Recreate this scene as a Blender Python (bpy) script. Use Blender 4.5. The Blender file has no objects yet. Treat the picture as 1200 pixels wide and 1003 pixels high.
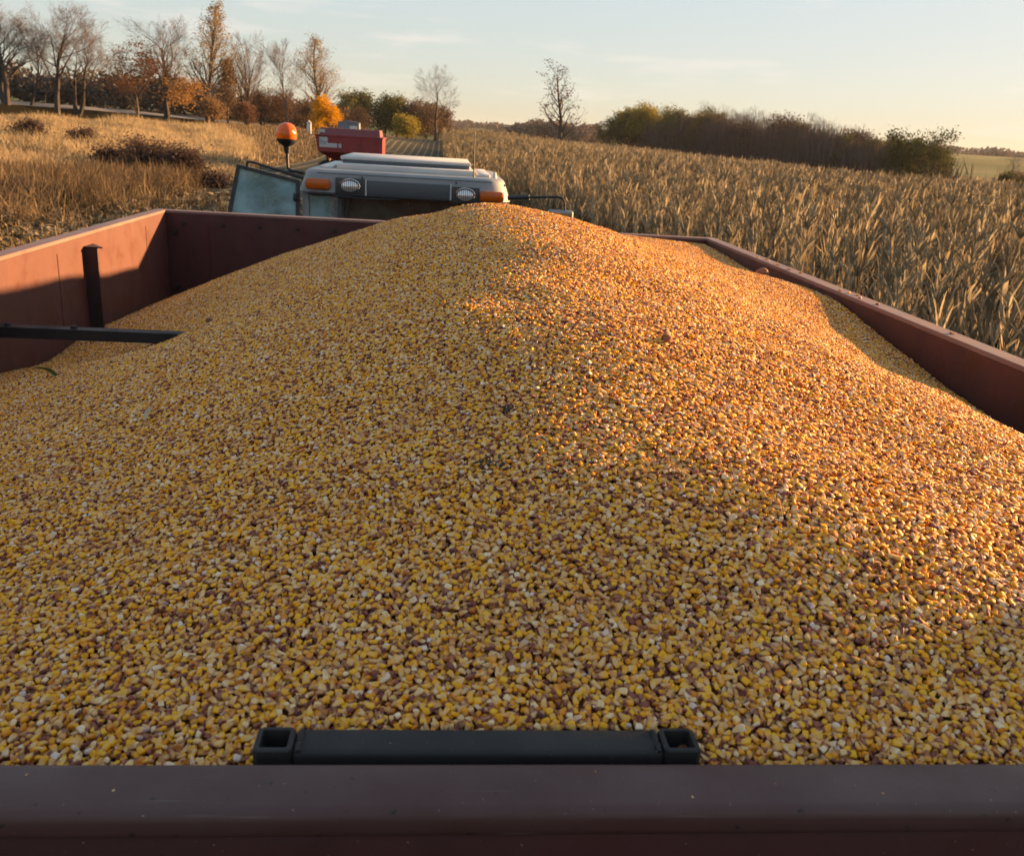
import bpy, bmesh, math, random
import numpy as np
from mathutils import Vector, Matrix, Quaternion
S = bpy.context.scene
COL = S.collection
PI = math.pi
rnd = random.Random(11)
RG = np.random.default_rng(5)
RIM = 2.7

# ------------------------------------------------------------------ helpers
def tag(o, label=None, cat=None, group=None, kind=None):
    if label: o['label'] = label
    if cat: o['category'] = cat
    if group: o['group'] = group
    if kind: o['kind'] = kind
    return o

def empty(name, loc=(0, 0, 0), rz=0.0):
    o = bpy.data.objects.new(name, None); COL.objects.link(o)
    o.location = loc; o.rotation_euler = (0, 0, rz); o.empty_display_size = .2
    return o

class MB:
    """collects shapes into one mesh; faces carry a material index"""
    def __init__(s): s.v = []; s.f = []; s.m = []; s.n = 0
    def add(s, verts, faces, mi=0):
        b = s.n
        s.v.extend(verts); s.n += len(verts)
        s.f.extend([tuple(i + b for i in f) for f in faces]); s.m.extend([mi] * len(faces))
    def bm(s, bm, mi=0):
        bm.verts.ensure_lookup_table(); bm.verts.index_update()
        s.add([tuple(v.co) for v in bm.verts], [tuple(v.index for v in f.verts) for f in bm.faces], mi); bm.free()
    def box(s, c, d, bev=0.0, seg=2, rot=None, mi=0):
        b = bmesh.new(); bmesh.ops.create_cube(b, size=1.0)
        bmesh.ops.scale(b, vec=d, verts=b.verts)
        if bev > 0: bmesh.ops.bevel(b, geom=b.edges[:], offset=bev, segments=seg, affect='EDGES', profile=.5)
        if rot is not None: bmesh.ops.rotate(b, cent=(0, 0, 0), matrix=rot, verts=b.verts)
        bmesh.ops.translate(b, vec=c, verts=b.verts); s.bm(b, mi)
    def tube(s, pts, rads, k=8, mi=0, cap=True):
        pts = [Vector(p) for p in pts]; n = len(pts)
        if not hasattr(rads, '__len__'): rads = [rads] * n
        vs = []; fs = []; ref = None
        for i, p in enumerate(pts):
            t = (pts[min(i + 1, n - 1)] - pts[max(i - 1, 0)])
            if t.length < 1e-9: t = Vector((0, 0, 1))
            t.normalize()
            if ref is None: ref = t.orthogonal().normalized()
            a = (ref - t * ref.dot(t))
            a = a.normalized() if a.length > 1e-6 else t.orthogonal().normalized()
            ref = a; b = t.cross(a)
            for j in range(k):
                an = 2 * PI * j / k
                vs.append(tuple(p + (a * math.cos(an) + b * math.sin(an)) * rads[i]))
        for i in range(n - 1):
            for j in range(k):
                j2 = (j + 1) % k
                fs.append((i * k + j, i * k + j2, (i + 1) * k + j2, (i + 1) * k + j))
        if cap and k > 2:
            fs.append(tuple(range(k - 1, -1, -1))); fs.append(tuple(range((n - 1) * k, n * k)))
        s.add(vs, fs, mi)
    def lathe(s, prof, c=(0, 0, 0), axis='Z', k=24, mi=0):
        vs = []; fs = []
        for (r, z) in prof:
            for j in range(k):
                a = 2 * PI * j / k; x, y = r * math.cos(a), r * math.sin(a)
                p = {'Z': (x, y, z), 'X': (z, x, y), 'Y': (x, z, y)}[axis]
                vs.append((p[0] + c[0], p[1] + c[1], p[2] + c[2]))
        for i in range(len(prof) - 1):
            for j in range(k):
                j2 = (j + 1) % k; fs.append((i * k + j, i * k + j2, (i + 1) * k + j2, (i + 1) * k + j))
        s.add(vs, fs, mi)
    def prism(s, poly, axis, a, b, mi=0):
        """extrude a 2-D outline along an axis"""
        mk = {'X': lambda p, t: (t, p[0], p[1]), 'Y': lambda p, t: (p[0], t, p[1]), 'Z': lambda p, t: (p[0], p[1], t)}[axis]
        n = len(poly); vs = [mk(p, a) for p in poly] + [mk(p, b) for p in poly]
        fs = [tuple(range(n)), tuple(range(2 * n - 1, n - 1, -1))]
        fs += [(i, i + n, (i + 1) % n + n, (i + 1) % n) for i in range(n)]
        s.add(vs, fs, mi)
    def mesh(s, name, mats, smooth=False):
        me = bpy.data.meshes.new(name); me.from_pydata(s.v, [], s.f)
        mats = mats if isinstance(mats, (list, tuple)) else [mats]
        for m in mats: me.materials.append(m)
        if len(mats) > 1: me.polygons.foreach_set('material_index', s.m)
        b = bmesh.new(); b.from_mesh(me); bmesh.ops.recalc_face_normals(b, faces=b.faces); b.to_mesh(me); b.free()
        if smooth == 'auto':
            me.polygons.foreach_set('use_smooth', [True] * len(me.polygons))
            try: me.set_sharp_from_angle(angle=math.radians(35))
            except Exception: pass
        elif smooth: me.polygons.foreach_set('use_smooth', [True] * len(me.polygons))
        me.update(); return me
    def build(s, name, mats, parent=None, smooth='auto', loc=None):
        o = bpy.data.objects.new(name, s.mesh(name, mats, smooth)); COL.objects.link(o)
        if parent: o.parent = parent
        if loc is not None: o.location = loc
        return o

def np_mesh(name, V, F, mats, smooth=False):
    """quads or tris from arrays"""
    V = np.asarray(V, np.float32); F = np.asarray(F, np.int32); k = F.shape[1]
    me = bpy.data.meshes.new(name)
    me.vertices.add(len(V)); me.vertices.foreach_set('co', V.ravel())
    me.loops.add(F.size); me.loops.foreach_set('vertex_index', F.ravel())
    me.polygons.add(len(F)); me.polygons.foreach_set('loop_start', np.arange(0, F.size, k, dtype=np.int32))
    for m in (mats if isinstance(mats, (list, tuple)) else [mats]): me.materials.append(m)
    if smooth: me.polygons.foreach_set('use_smooth', np.ones(len(F), bool))
    me.update(calc_edges=True); me.validate(); return me

def obj(name, me, parent=None):
    o = bpy.data.objects.new(name, me); COL.objects.link(o)
    if parent: o.parent = parent
    return o

# ------------------------------------------------------------------ materials
class NT:
    def __init__(s, mat): s.t = mat.node_tree; s.N = s.t.nodes; s.L = s.t.links
    def n(s, typ, **kw):
        x = s.N.new(typ)
        for k, v in kw.items():
            if k.startswith('i_'):
                key = k[2:]; key = int(key) if key.isdigit() else key.replace('_', ' ')
                x.inputs[key].default_value = v
            else: setattr(x, k, v)
        return x
    def l(s, a, b): s.L.new(a, b)
    def noise(s, scale, detail=4, vec=None, rough=.55):
        x = s.n('ShaderNodeTexNoise'); x.inputs['Scale'].default_value = scale; x.inputs['Detail'].default_value = detail
        x.inputs['Roughness'].default_value = rough
        if vec is not None: s.l(vec, x.inputs['Vector'])
        return x.outputs['Fac']
    def ramp(s, fac, stops, interp='LINEAR'):
        x = s.n('ShaderNodeValToRGB'); e = x.color_ramp.elements; x.color_ramp.interpolation = interp
        while len(e) > 1: e.remove(e[0])
        e[0].position = stops[0][0]; e[0].color = (*stops[0][1], 1) if len(stops[0][1]) == 3 else stops[0][1]
        for p, c in stops[1:]:
            q = e.new(p); q.color = (*c, 1)
        s.l(fac, x.inputs[0]); return x.outputs[0]
    def mix(s, f, a, b, blend='MIX'):
        x = s.n('ShaderNodeMix', data_type='RGBA', blend_type=blend)
        for sock, v in ((x.inputs[0], f), (x.inputs[6], a), (x.inputs[7], b)):
            if hasattr(v, 'is_linked'): s.l(v, sock)
            elif isinstance(v, (tuple, list)): sock.default_value = (*v, 1) if len(v) == 3 else v
            else: sock.default_value = v
        return x.outputs[2]
    def math(s, op, a, b=0.0, clamp=False):
        x = s.n('ShaderNodeMath', operation=op, use_clamp=clamp)
        for sock, v in ((x.inputs[0], a), (x.inputs[1], b)):
            if hasattr(v, 'is_linked'): s.l(v, sock)
            else: sock.default_value = v
        return x.outputs[0]
    def bump(s, h, strength=.3, dist=.01):
        x = s.n('ShaderNodeBump'); x.inputs['Strength'].default_value = strength; x.inputs['Distance'].default_value = dist
        s.l(h, x.inputs['Height']); return x.outputs[0]

def new_mat(name):
    m = bpy.data.materials.new(name); m.use_nodes = True
    t = NT(m); b = t.N['Principled BSDF']; return m, t, b

def simple(name, c, rough=.6, metal=0.0, var=.25, scale=8.0, spec=.5, bump=0.0):
    m, t, b = new_mat(name)
    tc = t.n('ShaderNodeTexCoord').outputs['Object']
    f = t.noise(scale, 6, tc)
    lo = tuple(x * (1 - var) for x in c); hi = tuple(min(1, x * (1 + var)) for x in c)
    t.l(t.ramp(f, [(.3, lo), (.7, hi)]), b.inputs['Base Color'])
    b.inputs['Roughness'].default_value = rough; b.inputs['Metallic'].default_value = metal
    b.inputs['Specular IOR Level'].default_value = spec
    if bump: t.l(t.bump(f, bump), b.inputs['Normal'])
    return m

def leafy(name, cols, trans=.35, rough=.7, scale=2.0, rand=True):
    """leaf-like surface: colour varies from copy to copy and over the object, light comes through"""
    m, t, b = new_mat(name)
    tc = t.n('ShaderNodeTexCoord').outputs['Object']
    f = t.noise(scale, 3, tc)
    if rand:
        oi = t.n('ShaderNodeObjectInfo').outputs['Random']
        f = t.math('ADD', t.math('MULTIPLY', f, .9), t.math('MULTIPLY', t.math('SUBTRACT', oi, .5), .5))
    n = len(cols); c = t.ramp(f, [(.22 + .56 * i / max(1, n - 1), x) for i, x in enumerate(cols)])
    out = t.N['Material Output']
    t.N.remove(b)
    d = t.n('ShaderNodeBsdfDiffuse'); tr = t.n('ShaderNodeBsdfTranslucent'); mx = t.n('ShaderNodeMixShader')
    t.l(c, d.inputs[0]); t.l(c, tr.inputs[0]); mx.inputs[0].default_value = trans
    t.l(d.outputs[0], mx.inputs[1]); t.l(tr.outputs[0], mx.inputs[2]); t.l(mx.outputs[0], out.inputs[0])
    return m

def paint_red(name, base, dark, rust, rough=.45, dust=.25, dustc=(.30, .24, .21), streak=True, chip=230, scratch=0.0):
    m, t, b = new_mat(name)
    tc = t.n('ShaderNodeTexCoord').outputs['Object']
    mp = t.n('ShaderNodeMapping'); mp.inputs['Scale'].default_value = (9, 9, 1.2); t.l(tc, mp.inputs[0])
    a = t.ramp(t.noise(1.0, 7, mp.outputs[0] if streak else tc, .65), [(.32, dark), (.62, base)])
    big = t.ramp(t.noise(3.0, 5, tc), [(.45, (0, 0, 0)), (.75, (1, 1, 1))])
    c = t.mix(t.math('MULTIPLY', big, dust), a, dustc)
    sp = t.ramp(t.noise(chip, 4, tc, .6), [(.655, (0, 0, 0)), (.70, (1, 1, 1))])
    c = t.mix(sp, c, rust)
    wp = t.ramp(t.noise(420, 2, tc, .5), [(.74, (0, 0, 0)), (.77, (1, 1, 1))])
    c = t.mix(t.math('MULTIPLY', wp, .6), c, (.45, .40, .36))
    if scratch:
        ms = t.n('ShaderNodeMapping'); ms.inputs['Scale'].default_value = (3.5, 160, 160); ms.inputs['Rotation'].default_value = (0, 0, .05); t.l(tc, ms.inputs[0])
        sc = t.ramp(t.noise(1.6, 2, ms.outputs[0], .4), [(.70, (0, 0, 0)), (.74, (1, 1, 1))])
        pa = t.ramp(t.noise(6, 4, tc), [(.48, (0, 0, 0)), (.62, (1, 1, 1))])
        c = t.mix(t.math('MULTIPLY', sc, t.math('MULTIPLY', pa, scratch)), c, (.20, .15, .14))
        sm = t.ramp(t.noise(9, 6, tc, .7), [(.55, (0, 0, 0)), (.70, (1, 1, 1))])
        c = t.mix(t.math('MULTIPLY', sm, .5), c, (.035, .018, .014))
    t.l(c, b.inputs['Base Color'])
    r = t.ramp(t.noise(14, 5, tc), [(.3, (rough - .1,) * 3), (.7, (rough + .2,) * 3)])
    t.l(r, b.inputs['Roughness'])
    t.l(t.bump(t.noise(60, 5, tc), .12, .004), b.inputs['Normal'])
    return m

M = {}
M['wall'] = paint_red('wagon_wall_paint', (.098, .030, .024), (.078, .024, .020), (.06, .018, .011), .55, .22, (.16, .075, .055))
M['wallr'] = paint_red('wagon_right_wall_shaded_paint', (.068, .016, .013), (.048, .012, .010), (.11, .035, .02), .55, .2, (.10, .04, .03))  # same red as the left wall, darkened for the shade it stands in
M['wallf'] = paint_red('wagon_front_wall_shaded_paint', (.062, .013, .013), (.043, .010, .011), (.025, .008, .007), .6, .15, (.09, .04, .035))  # wall red with the front wall's shade put into the colour
M['rimd'] = paint_red('wagon_rear_rim_shaded_paint', (.080, .030, .026), (.058, .023, .021), (.012, .009, .010), .52, .35, (.095, .06, .055), streak=False, chip=120, scratch=.7)  # rim paint darkened: shade on the near rim put into the colour
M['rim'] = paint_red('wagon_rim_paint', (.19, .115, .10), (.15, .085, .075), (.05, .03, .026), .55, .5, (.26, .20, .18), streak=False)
M['iron'] = paint_red('dark_bare_iron', (.016, .014, .014), (.011, .010, .011), (.045, .028, .02), .68, .35, (.04, .032, .027), streak=False)
M['darkred'] = paint_red('dark_red_steel', (.12, .03, .025), (.07, .02, .018), (.04, .015, .01), .6, .2)
M['tarp'] = simple('rolled_tarp_cloth', (.05, .055, .06), .8, 0, .3, 14, bump=.4)
M['postdark'] = paint_red('dark_post_paint', (.030, .014, .013), (.020, .011, .011), (.05, .02, .012), .6, .25, (.05, .03, .025))
M['black'] = simple('black_plastic', (.014, .014, .016), .45, 0, .3, 20)
M['rubber'] = simple('tyre_rubber', (.02, .02, .02), .85, 0, .3, 12, bump=.3)
M['cabgrey'] = simple('cab_roof_light_grey', (.23, .245, .255), .5, 0, .12, 3)
M['cabwhite'] = simple('cab_roof_rib_pale', (.55, .53, .50), .55, 0, .12, 3)
M['cabpanel'] = simple('cab_fascia_panel_grey', (.060, .072, .084), .5, 0, .1, 3)
M['cabdark'] = simple('cab_dark_trim', (.03, .034, .038), .5, 0, .2, 9)
M['chrome'] = simple('chrome_lamp_ring', (.7, .68, .62), .15, 1, .1, 9)
M['tan'] = simple('cab_interior_tan', (.12, .085, .055), .8, 0, .2, 9)
M['red2'] = simple('far_wagon_red', (.22, .014, .018), .45, 0, .15, 2)
M['red3'] = simple('far_wagon_extension_red', (.19, .04, .05), .5, 0, .15, 2)
M['white'] = simple('decal_white', (.42, .42, .42), .5, 0, .05, 2)
M['decalblue'] = simple('decal_blue', (.06, .08, .2), .5, 0, .05, 2)
M['tracgreen'] = simple('tractor_body_paint', (.10, .13, .15), .4, 0, .1, 2)
M['shed'] = simple('shed_grey_metal', (.13, .16, .22), .6, 0, .12, .5)

def m_amber(name, c, emit=0.0):
    m, t, b = new_mat(name)
    b.inputs['Base Color'].default_value = (*c, 1); b.inputs['Roughness'].default_value = .15
    b.inputs['Transmission Weight'].default_value = .35; b.inputs['IOR'].default_value = 1.45
    b.inputs['Subsurface Weight'].default_value = 0.0
    v = t.n('ShaderNodeTexCoord').outputs['Object']
    w = t.n('ShaderNodeTexWave'); w.inputs['Scale'].default_value = 45; t.l(v, w.inputs['Vector'])
    t.l(t.bump(w.outputs['Fac'], .25, .004), b.inputs['Normal'])
    return m
M['amber'] = m_amber('amber_lens', (.62, .13, .010))
M['beacon'] = m_amber('beacon_lens', (.98, .17, .008))
def m_lens():
    m, t, b = new_mat('work_lamp_lens')
    v = t.n('ShaderNodeTexCoord').outputs['Object']
    w = t.n('ShaderNodeTexWave'); w.inputs['Scale'].default_value = 22; w.inputs['Distortion'].default_value = .5; t.l(v, w.inputs['Vector'])
    t.l(t.ramp(w.outputs['Fac'], [(.2, (.18, .19, .21)), (.8, (.85, .85, .83))]), b.inputs['Base Color'])
    b.inputs['Metallic'].default_value = .6; b.inputs['Roughness'].default_value = .18
    return m
M['lens'] = m_lens()
def m_glass(name, tint, gl=.12, dust=.22, dc=(.30, .40, .42)):
    m, t, b = new_mat(name); out = t.N['Material Output']; t.N.remove(b)
    tr = t.n('ShaderNodeBsdfTransparent'); tr.inputs[0].default_value = (*tint, 1)
    g = t.n('ShaderNodeBsdfGlossy'); g.inputs['Roughness'].default_value = .03; g.inputs[0].default_value = (.75, .92, 1, 1)
    lw = t.n('ShaderNodeLayerWeight'); lw.inputs[0].default_value = .35
    f = t.math('ADD', t.math('MULTIPLY', lw.outputs['Fresnel'], .8), gl, True)
    # diffuse film: reflections on the pane put in as a flat colour
    d = t.n('ShaderNodeBsdfDiffuse'); d.inputs[0].default_value = (*dc, 1)
    tc = t.n('ShaderNodeTexCoord').outputs['Object']
    df = t.ramp(t.noise(5, 5, tc), [(.35, (dust * .3,) * 3), (.7, (dust,) * 3)])
    m1 = t.n('ShaderNodeMixShader'); t.l(f, m1.inputs[0]); t.l(tr.outputs[0], m1.inputs[1]); t.l(g.outputs[0], m1.inputs[2])
    m2 = t.n('ShaderNodeMixShader'); t.l(df, m2.inputs[0]); t.l(m1.outputs[0], m2.inputs[1]); t.l(d.outputs[0], m2.inputs[2])
    t.l(m2.outputs[0], out.inputs[0]); return m
M['glass'] = m_glass('tinted_cab_glass', (.42, .62, .68), .10, .55, (.52, .76, .84))
M['glassd'] = m_glass('dark_cab_glass', (.10, .13, .12), .03, .55, (.13, .135, .11))
M['mirror'] = simple('mirror_glass', (.75, .78, .76), .05, 1, .03, 4)

def m_kernel():
    m, t, b = new_mat('corn_kernel')
    rr = t.n('ShaderNodeObjectInfo').outputs['Random']
    body = t.ramp(rr, [(0, (.40, .10, .01)), (.08, (.68, .23, .010)), (.22, (.84, .36, .012)), (.54, (.88, .45, .015)),
                       (.66, (.85, .46, .025)), (.74, (.62, .28, .08)), (.80, (.84, .56, .24)), (.88, (.90, .72, .48)), (.915, (.70, .58, .52)), (.925, (.24, .065, .06)), (1, (.10, .03, .035))])
    al = t.n('ShaderNodeAttribute', attribute_name='along').outputs['Fac']
    ge = t.n('ShaderNodeAttribute', attribute_name='germ').outputs['Fac']
    r2 = t.math('FRACT', t.math('MULTIPLY', rr, 37.7)); r3 = t.math('FRACT', t.math('MULTIPLY', rr, 113.3))
    tipc = t.ramp(r2, [(0, (.12, .03, .035)), (.38, (.32, .10, .07)), (.62, (.62, .31, .11)), (1, (.84, .60, .34))])
    lim = t.math('ADD', t.math('MULTIPLY', r3, .34), .16)
    tf = t.n('ShaderNodeMapRange', interpolation_type='SMOOTHSTEP'); t.l(al, tf.inputs[0])
    t.l(lim, tf.inputs[1]); t.l(t.math('ADD', lim, .22), tf.inputs[2]); tf.inputs[3].default_value = 1; tf.inputs[4].default_value = 0
    c = t.mix(tf.outputs[0], body, tipc)
    c = t.mix(t.math('MULTIPLY', ge, t.math('MULTIPLY', r2, .85)), c, (.72, .45, .18))
    v = t.n('ShaderNodeTexCoord').outputs['Object']
    c = t.mix(t.math('MULTIPLY', t.noise(420, 3, v), .20), c, (.30, .12, .06), 'MIX')
    # red chaff gathers in patches of the load
    pos = t.n('ShaderNodeNewGeometry').outputs['Position']
    ch = t.ramp(t.noise(7, 6, pos, .7), [(.48, (0, 0, 0)), (.72, (1, 1, 1))])
    c = t.mix(t.math('MULTIPLY', ch, t.math('MULTIPLY', r3, .40)), c, (.28, .10, .07))
    t.l(c, b.inputs['Base Color'])
    b.inputs['Roughness'].default_value = .6; b.inputs['Specular IOR Level'].default_value = .14
    b.inputs['Subsurface Weight'].default_value = 0.0
    return m
M['kernel'] = m_kernel()
M['under'] = simple('grain_underlayer', (.20, .075, .03), .8, 0, .6, 160, bump=.5)

def m_ground():
    m, t, b = new_mat('field_soil')
    tc = t.n('ShaderNodeTexCoord').outputs['Object']
    f = t.noise(.35, 8, tc, .65)
    c = t.ramp(f, [(.3, (.036, .028, .020)), (.5, (.062, .048, .030)), (.7, (.12, .09, .052))])
    sp = t.n('ShaderNodeSeparateXYZ'); t.l(tc, sp.inputs[0])
    # far grassland turns green beyond the fields
    ln = t.n('ShaderNodeVectorMath', operation='LENGTH'); t.l(tc, ln.inputs[0])
    mr = t.n('ShaderNodeMapRange'); t.l(ln.outputs['Value'], mr.inputs[0]); mr.inputs[1].default_value = 285; mr.inputs[2].default_value = 320
    g = t.ramp(t.noise(.012, 3, tc), [(.35, (.045, .07, .016)), (.6, (.08, .09, .03)), (.75, (.11, .09, .045))])
    t.l(t.mix(mr.outputs[0], c, g), b.inputs['Base Color'])
    b.inputs['Roughness'].default_value = .95; b.inputs['Specular IOR Level'].default_value = .1
    t.l(t.bump(t.noise(9, 6, tc), .6, .08), b.inputs['Normal'])
    return m
M['soil'] = m_ground()
M['bank'] = leafy('bank_grass', [(.014, .014, .010), (.030, .026, .016)], .1, scale=1.0, rand=False)
M['road'] = simple('gravel_road_pale', (.19, .165, .135), .9, 0, .15, .6)
M['bark'] = simple('bark_grey_brown', (.045, .035, .030), .9, 0, .3, 2)
M['barkpale'] = simple('bark_pale', (.12, .092, .072), .9, 0, .25, 2)
M['twig'] = leafy('bare_twigs', [(.075, .056, .05), (.145, .11, .096)], .0, scale=.4, rand=False)
M['twigpale'] = leafy('pale_twigs', [(.14, .10, .06), (.22, .16, .09)], .1, scale=.4, rand=False)
M['l_rust'] = leafy('rust_leaves', [(.11, .06, .038), (.19, .10, .055), (.25, .135, .07)], .35, scale=.8)
M['l_orange'] = leafy('orange_leaves', [(.18, .10, .05), (.28, .155, .065), (.34, .20, .075)], .35, scale=.8)
M['l_yellow'] = leafy('yellow_leaves', [(.40, .19, .008), (.58, .30, .012), (.62, .36, .018)], .35, scale=.8, rand=False)
M['l_olive'] = leafy('olive_leaves', [(.055, .06, .025), (.115, .115, .042), (.18, .155, .055)], .3, scale=.7)
M['l_ygreen'] = leafy('yellow_green_leaves', [(.11, .10, .025), (.22, .19, .035), (.31, .25, .045)], .35, scale=.7)
M['l_brown'] = leafy('dull_brown_leaves', [(.07, .05, .036), (.13, .088, .056), (.18, .125, .075)], .25, scale=.7)
M['l_tan'] = leafy('pale_tan_leaves', [(.20, .145, .07), (.30, .22, .10), (.36, .27, .12)], .35, scale=.7)
M['l_hedge'] = leafy('dark_hedge_leaves', [(.07, .064, .058), (.11, .094, .082), (.14, .115, .095)], .2, scale=.3)
M['l_far'] = leafy('far_wood_leaves', [(.09, .075, .075), (.13, .105, .10), (.15, .125, .095)], .2, scale=.05)
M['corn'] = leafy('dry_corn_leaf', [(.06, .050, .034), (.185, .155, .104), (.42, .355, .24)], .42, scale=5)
M['corntop'] = leafy('sunlit_upper_corn_leaf', [(.13, .108, .074), (.31, .26, .175), (.54, .46, .32)], .42, scale=5)  # upper leaves paler: sun on the tops put into the leaf colour
M['cornstalk'] = leafy('dry_corn_stalk', [(.18, .15, .095), (.29, .25, .165)], .05, scale=5)
M['husk'] = leafy('corn_husk_pale', [(.40, .31, .19), (.56, .46, .31)], .2, scale=9)
M['litter'] = leafy('corn_litter', [(.13, .095, .052), (.34, .26, .15), (.58, .46, .29)], .3, scale=3)
M['grassdry'] = leafy('dry_grass', [(.25, .19, .105), (.48, .375, .22), (.66, .54, .34)], .42, scale=2)
M['weedred'] = leafy('red_brown_weeds', [(.075, .055, .035), (.18, .13, .08), (.34, .255, .155)], .35, scale=2)
M['weedgreen'] = leafy('green_weeds', [(.05, .06, .018), (.12, .13, .04)], .3, scale=2)
M['shrub'] = leafy('dark_shrub', [(.05, .038, .034), (.10, .07, .06)], .15, scale=1)
M['debris'] = simple('dark_debris', (.055, .045, .036), .9, 0, .5, 60)
M['debrisred'] = simple('red_cob_chunk', (.22, .085, .04), .8, 0, .5, 90, bump=.6)

# ------------------------------------------------------------------ camera, sun, sky
def setup_camera():
    p, r, y = .3152, .0614, .0931
    cy, sy = math.cos(y), math.sin(y)
    fwd = Vector((sy * math.cos(p), cy * math.cos(p), -math.sin(p))); right = Vector((cy, -sy, 0)); up = right.cross(fwd)
    R = right * math.cos(r) + up * math.sin(r); U = up * math.cos(r) - right * math.sin(r)
    cd = bpy.data.cameras.new('camera'); o = bpy.data.objects.new('camera', cd); COL.objects.link(o)
    m = Matrix.Identity(4)
    for i in range(3): m[i][0] = R[i]; m[i][1] = U[i]; m[i][2] = -fwd[i]
    m[0][3], m[1][3], m[2][3] = -.018, -.495, 3.094
    o.matrix_world = m
    cd.sensor_width = 36; cd.sensor_fit = 'HORIZONTAL'; cd.lens = 36 * 1050 / 1200
    cd.clip_start = .02; cd.clip_end = 20000
    cd.dof.use_dof = True; cd.dof.focus_distance = 1.35; cd.dof.aperture_fstop = cd.lens / 2.0
    S.camera = o
setup_camera()
SUN_AZ, SUN_EL = math.radians(67), math.radians(10.0)
sd = Vector((math.sin(SUN_AZ) * math.cos(SUN_EL), math.cos(SUN_AZ) * math.cos(SUN_EL), math.sin(SUN_EL)))
sl = bpy.data.lights.new('sun', 'SUN'); sl.energy = 3.6; sl.angle = math.radians(1.3); sl.color = (1.0, .54, .21)
so = bpy.data.objects.new('sun', sl); COL.objects.link(so); so.rotation_euler = (-sd).to_track_quat('-Z', 'Y').to_euler(); so.location = (30, 10, 20)
W = bpy.data.worlds.new('World'); S.world = W; W.use_nodes = True
def setup_world():
    t = NT(W); bg = t.N['Background']
    sky = t.n('ShaderNodeTexSky', sky_type='NISHITA', sun_disc=False)
    sky.sun_elevation = SUN_EL; sky.sun_rotation = SUN_AZ; sky.altitude = 100; sky.air_density = 1.0; sky.dust_density = .95; sky.ozone_density = 1.7
    gm = t.n('ShaderNodeGamma'); t.l(sky.outputs[0], gm.inputs[0]); gm.inputs[1].default_value = .22
    hs = t.n('ShaderNodeHueSaturation'); t.l(gm.outputs[0], hs.inputs['Color']); hs.inputs['Saturation'].default_value = 1.9
    # thin wisps of cloud low in the sky
    tc = t.n('ShaderNodeTexCoord').outputs['Generated']
    mp = t.n('ShaderNodeMapping'); mp.inputs['Scale'].default_value = (2.2, 2.2, 15); mp.inputs['Location'].default_value = (.35, .1, .3); t.l(tc, mp.inputs[0])
    f = t.ramp(t.noise(2.1, 7, mp.outputs[0], .6), [(.56, (0, 0, 0)), (.68, (1, 1, 1))])
    c = t.mix(t.math('MULTIPLY', f, .34), hs.outputs[0], (1.95, 1.72, 1.55))
    t.l(c, bg.inputs[0]); bg.inputs[1].default_value = .095
setup_world()
S.view_settings.view_transform = 'Standard'; S.view_settings.look = 'None'; S.view_settings.gamma = 1
S.view_settings.exposure = 2.55
S.render.engine = 'CYCLES'
S.cycles.max_bounces = 7; S.cycles.diffuse_bounces = 4; S.cycles.glossy_bounces = 3; S.cycles.transmission_bounces = 4; S.cycles.transparent_max_bounces = 12
S.cycles.use_denoising = True
S.cycles.sample_clamp_indirect = 6

# ------------------------------------------------------------------ terrain
CTRL = []   # azimuth deg, distance, height
for a in (-180, -150, -120, -90, -60, -40, -24, -12, 0, 12, 24, 36, 60, 90, 120, 150):
    CTRL += [(a, 3, 0), (a, 12, 0), (a, 25, 0)]
for a in (-60, -24, -18, -13): CTRL += [(a, 40, .3), (a, 65, 1.1)]
CTRL += [(-60, 100, 1.8), (-24, 98, 1.95), (-17.8, 108, 2.2), (-13.8, 115, 2.15), (-9.5, 124, 2.0), (-6, 130, 1.7), (-3.5, 160, 1.0), (.1, 180, 1.2),
         (-6, 60, .4), (-3.5, 60, .1), (-6, 95, 1.0), (0, 60, 0), (0, 100, .2), (2.2, 250, -1.0), (2.2, 120, .1), (9.5, 278, -.45), (9.5, 120, 0), (9.5, 60, 0),
         (17, 190, -1.8), (17, 100, -.7), (17, 55, -.1), (27, 140, -2.1), (27, 80, -1.0), (27, 50, -.3), (33, 130, -1.4), (33, 80, -.8), (33, 50, -.3), (50, 130, -1.4), (50, 60, -.4),
         (31, 240, -2.2), (31, 350, -.4), (20, 350, -1), (10, 450, 0), (0, 400, 1), (-10, 300, 3), (-20, 300, 4), (-24, 160, 3.6), (-17, 160, 3.4), (-10, 170, 2.6), (-40, 250, 4),
         (-90, 120, 1), (90, 120, 0), (180, 120, 0), (-130, 120, 0), (130, 120, 0),
         (31, 800, 6), (10, 800, 3), (0, 800, 3), (-20, 800, 8), (90, 800, 2), (180, 800, 2), (-90, 800, 5)]
for a in (-180, -135, -90, -60, -40, -20, -10, 0, 10, 20, 30, 40, 60, 90, 135): CTRL += [(a, 1500, 10 + (4 if a > 18 else 0) + 2 * math.sin(a * .4)), (a, 4000, 18), (a, 9000, 20)]
CT = np.array(CTRL, float)
def H(x, y):
    x = np.asarray(x, float); y = np.asarray(y, float); shp = x.shape
    x = x.ravel(); y = y.ravel()
    r = np.hypot(x, y) + 1e-6; a = np.degrees(np.arctan2(x, y))
    num = np.zeros_like(r); den = np.zeros_like(r)
    lr = np.log(r) * 3.0
    for (ca, cr, cz) in CT:
        da = (a - ca + 180) % 360 - 180
        d2 = (da / 8.0) ** 2 + (lr - math.log(cr) * 3.0) ** 2 + .01
        w = d2 ** -2.0
        num += w * cz; den += w
    z = num / den
    z = z * np.clip((r - 9) / 14, 0, 1)
    return z.reshape(shp)
def Hs(x, y): return float(H(np.array([x]), np.array([y]))[0])
def polar(azd, d): a = math.radians(azd); return d * math.sin(a), d * math.cos(a)

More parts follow.
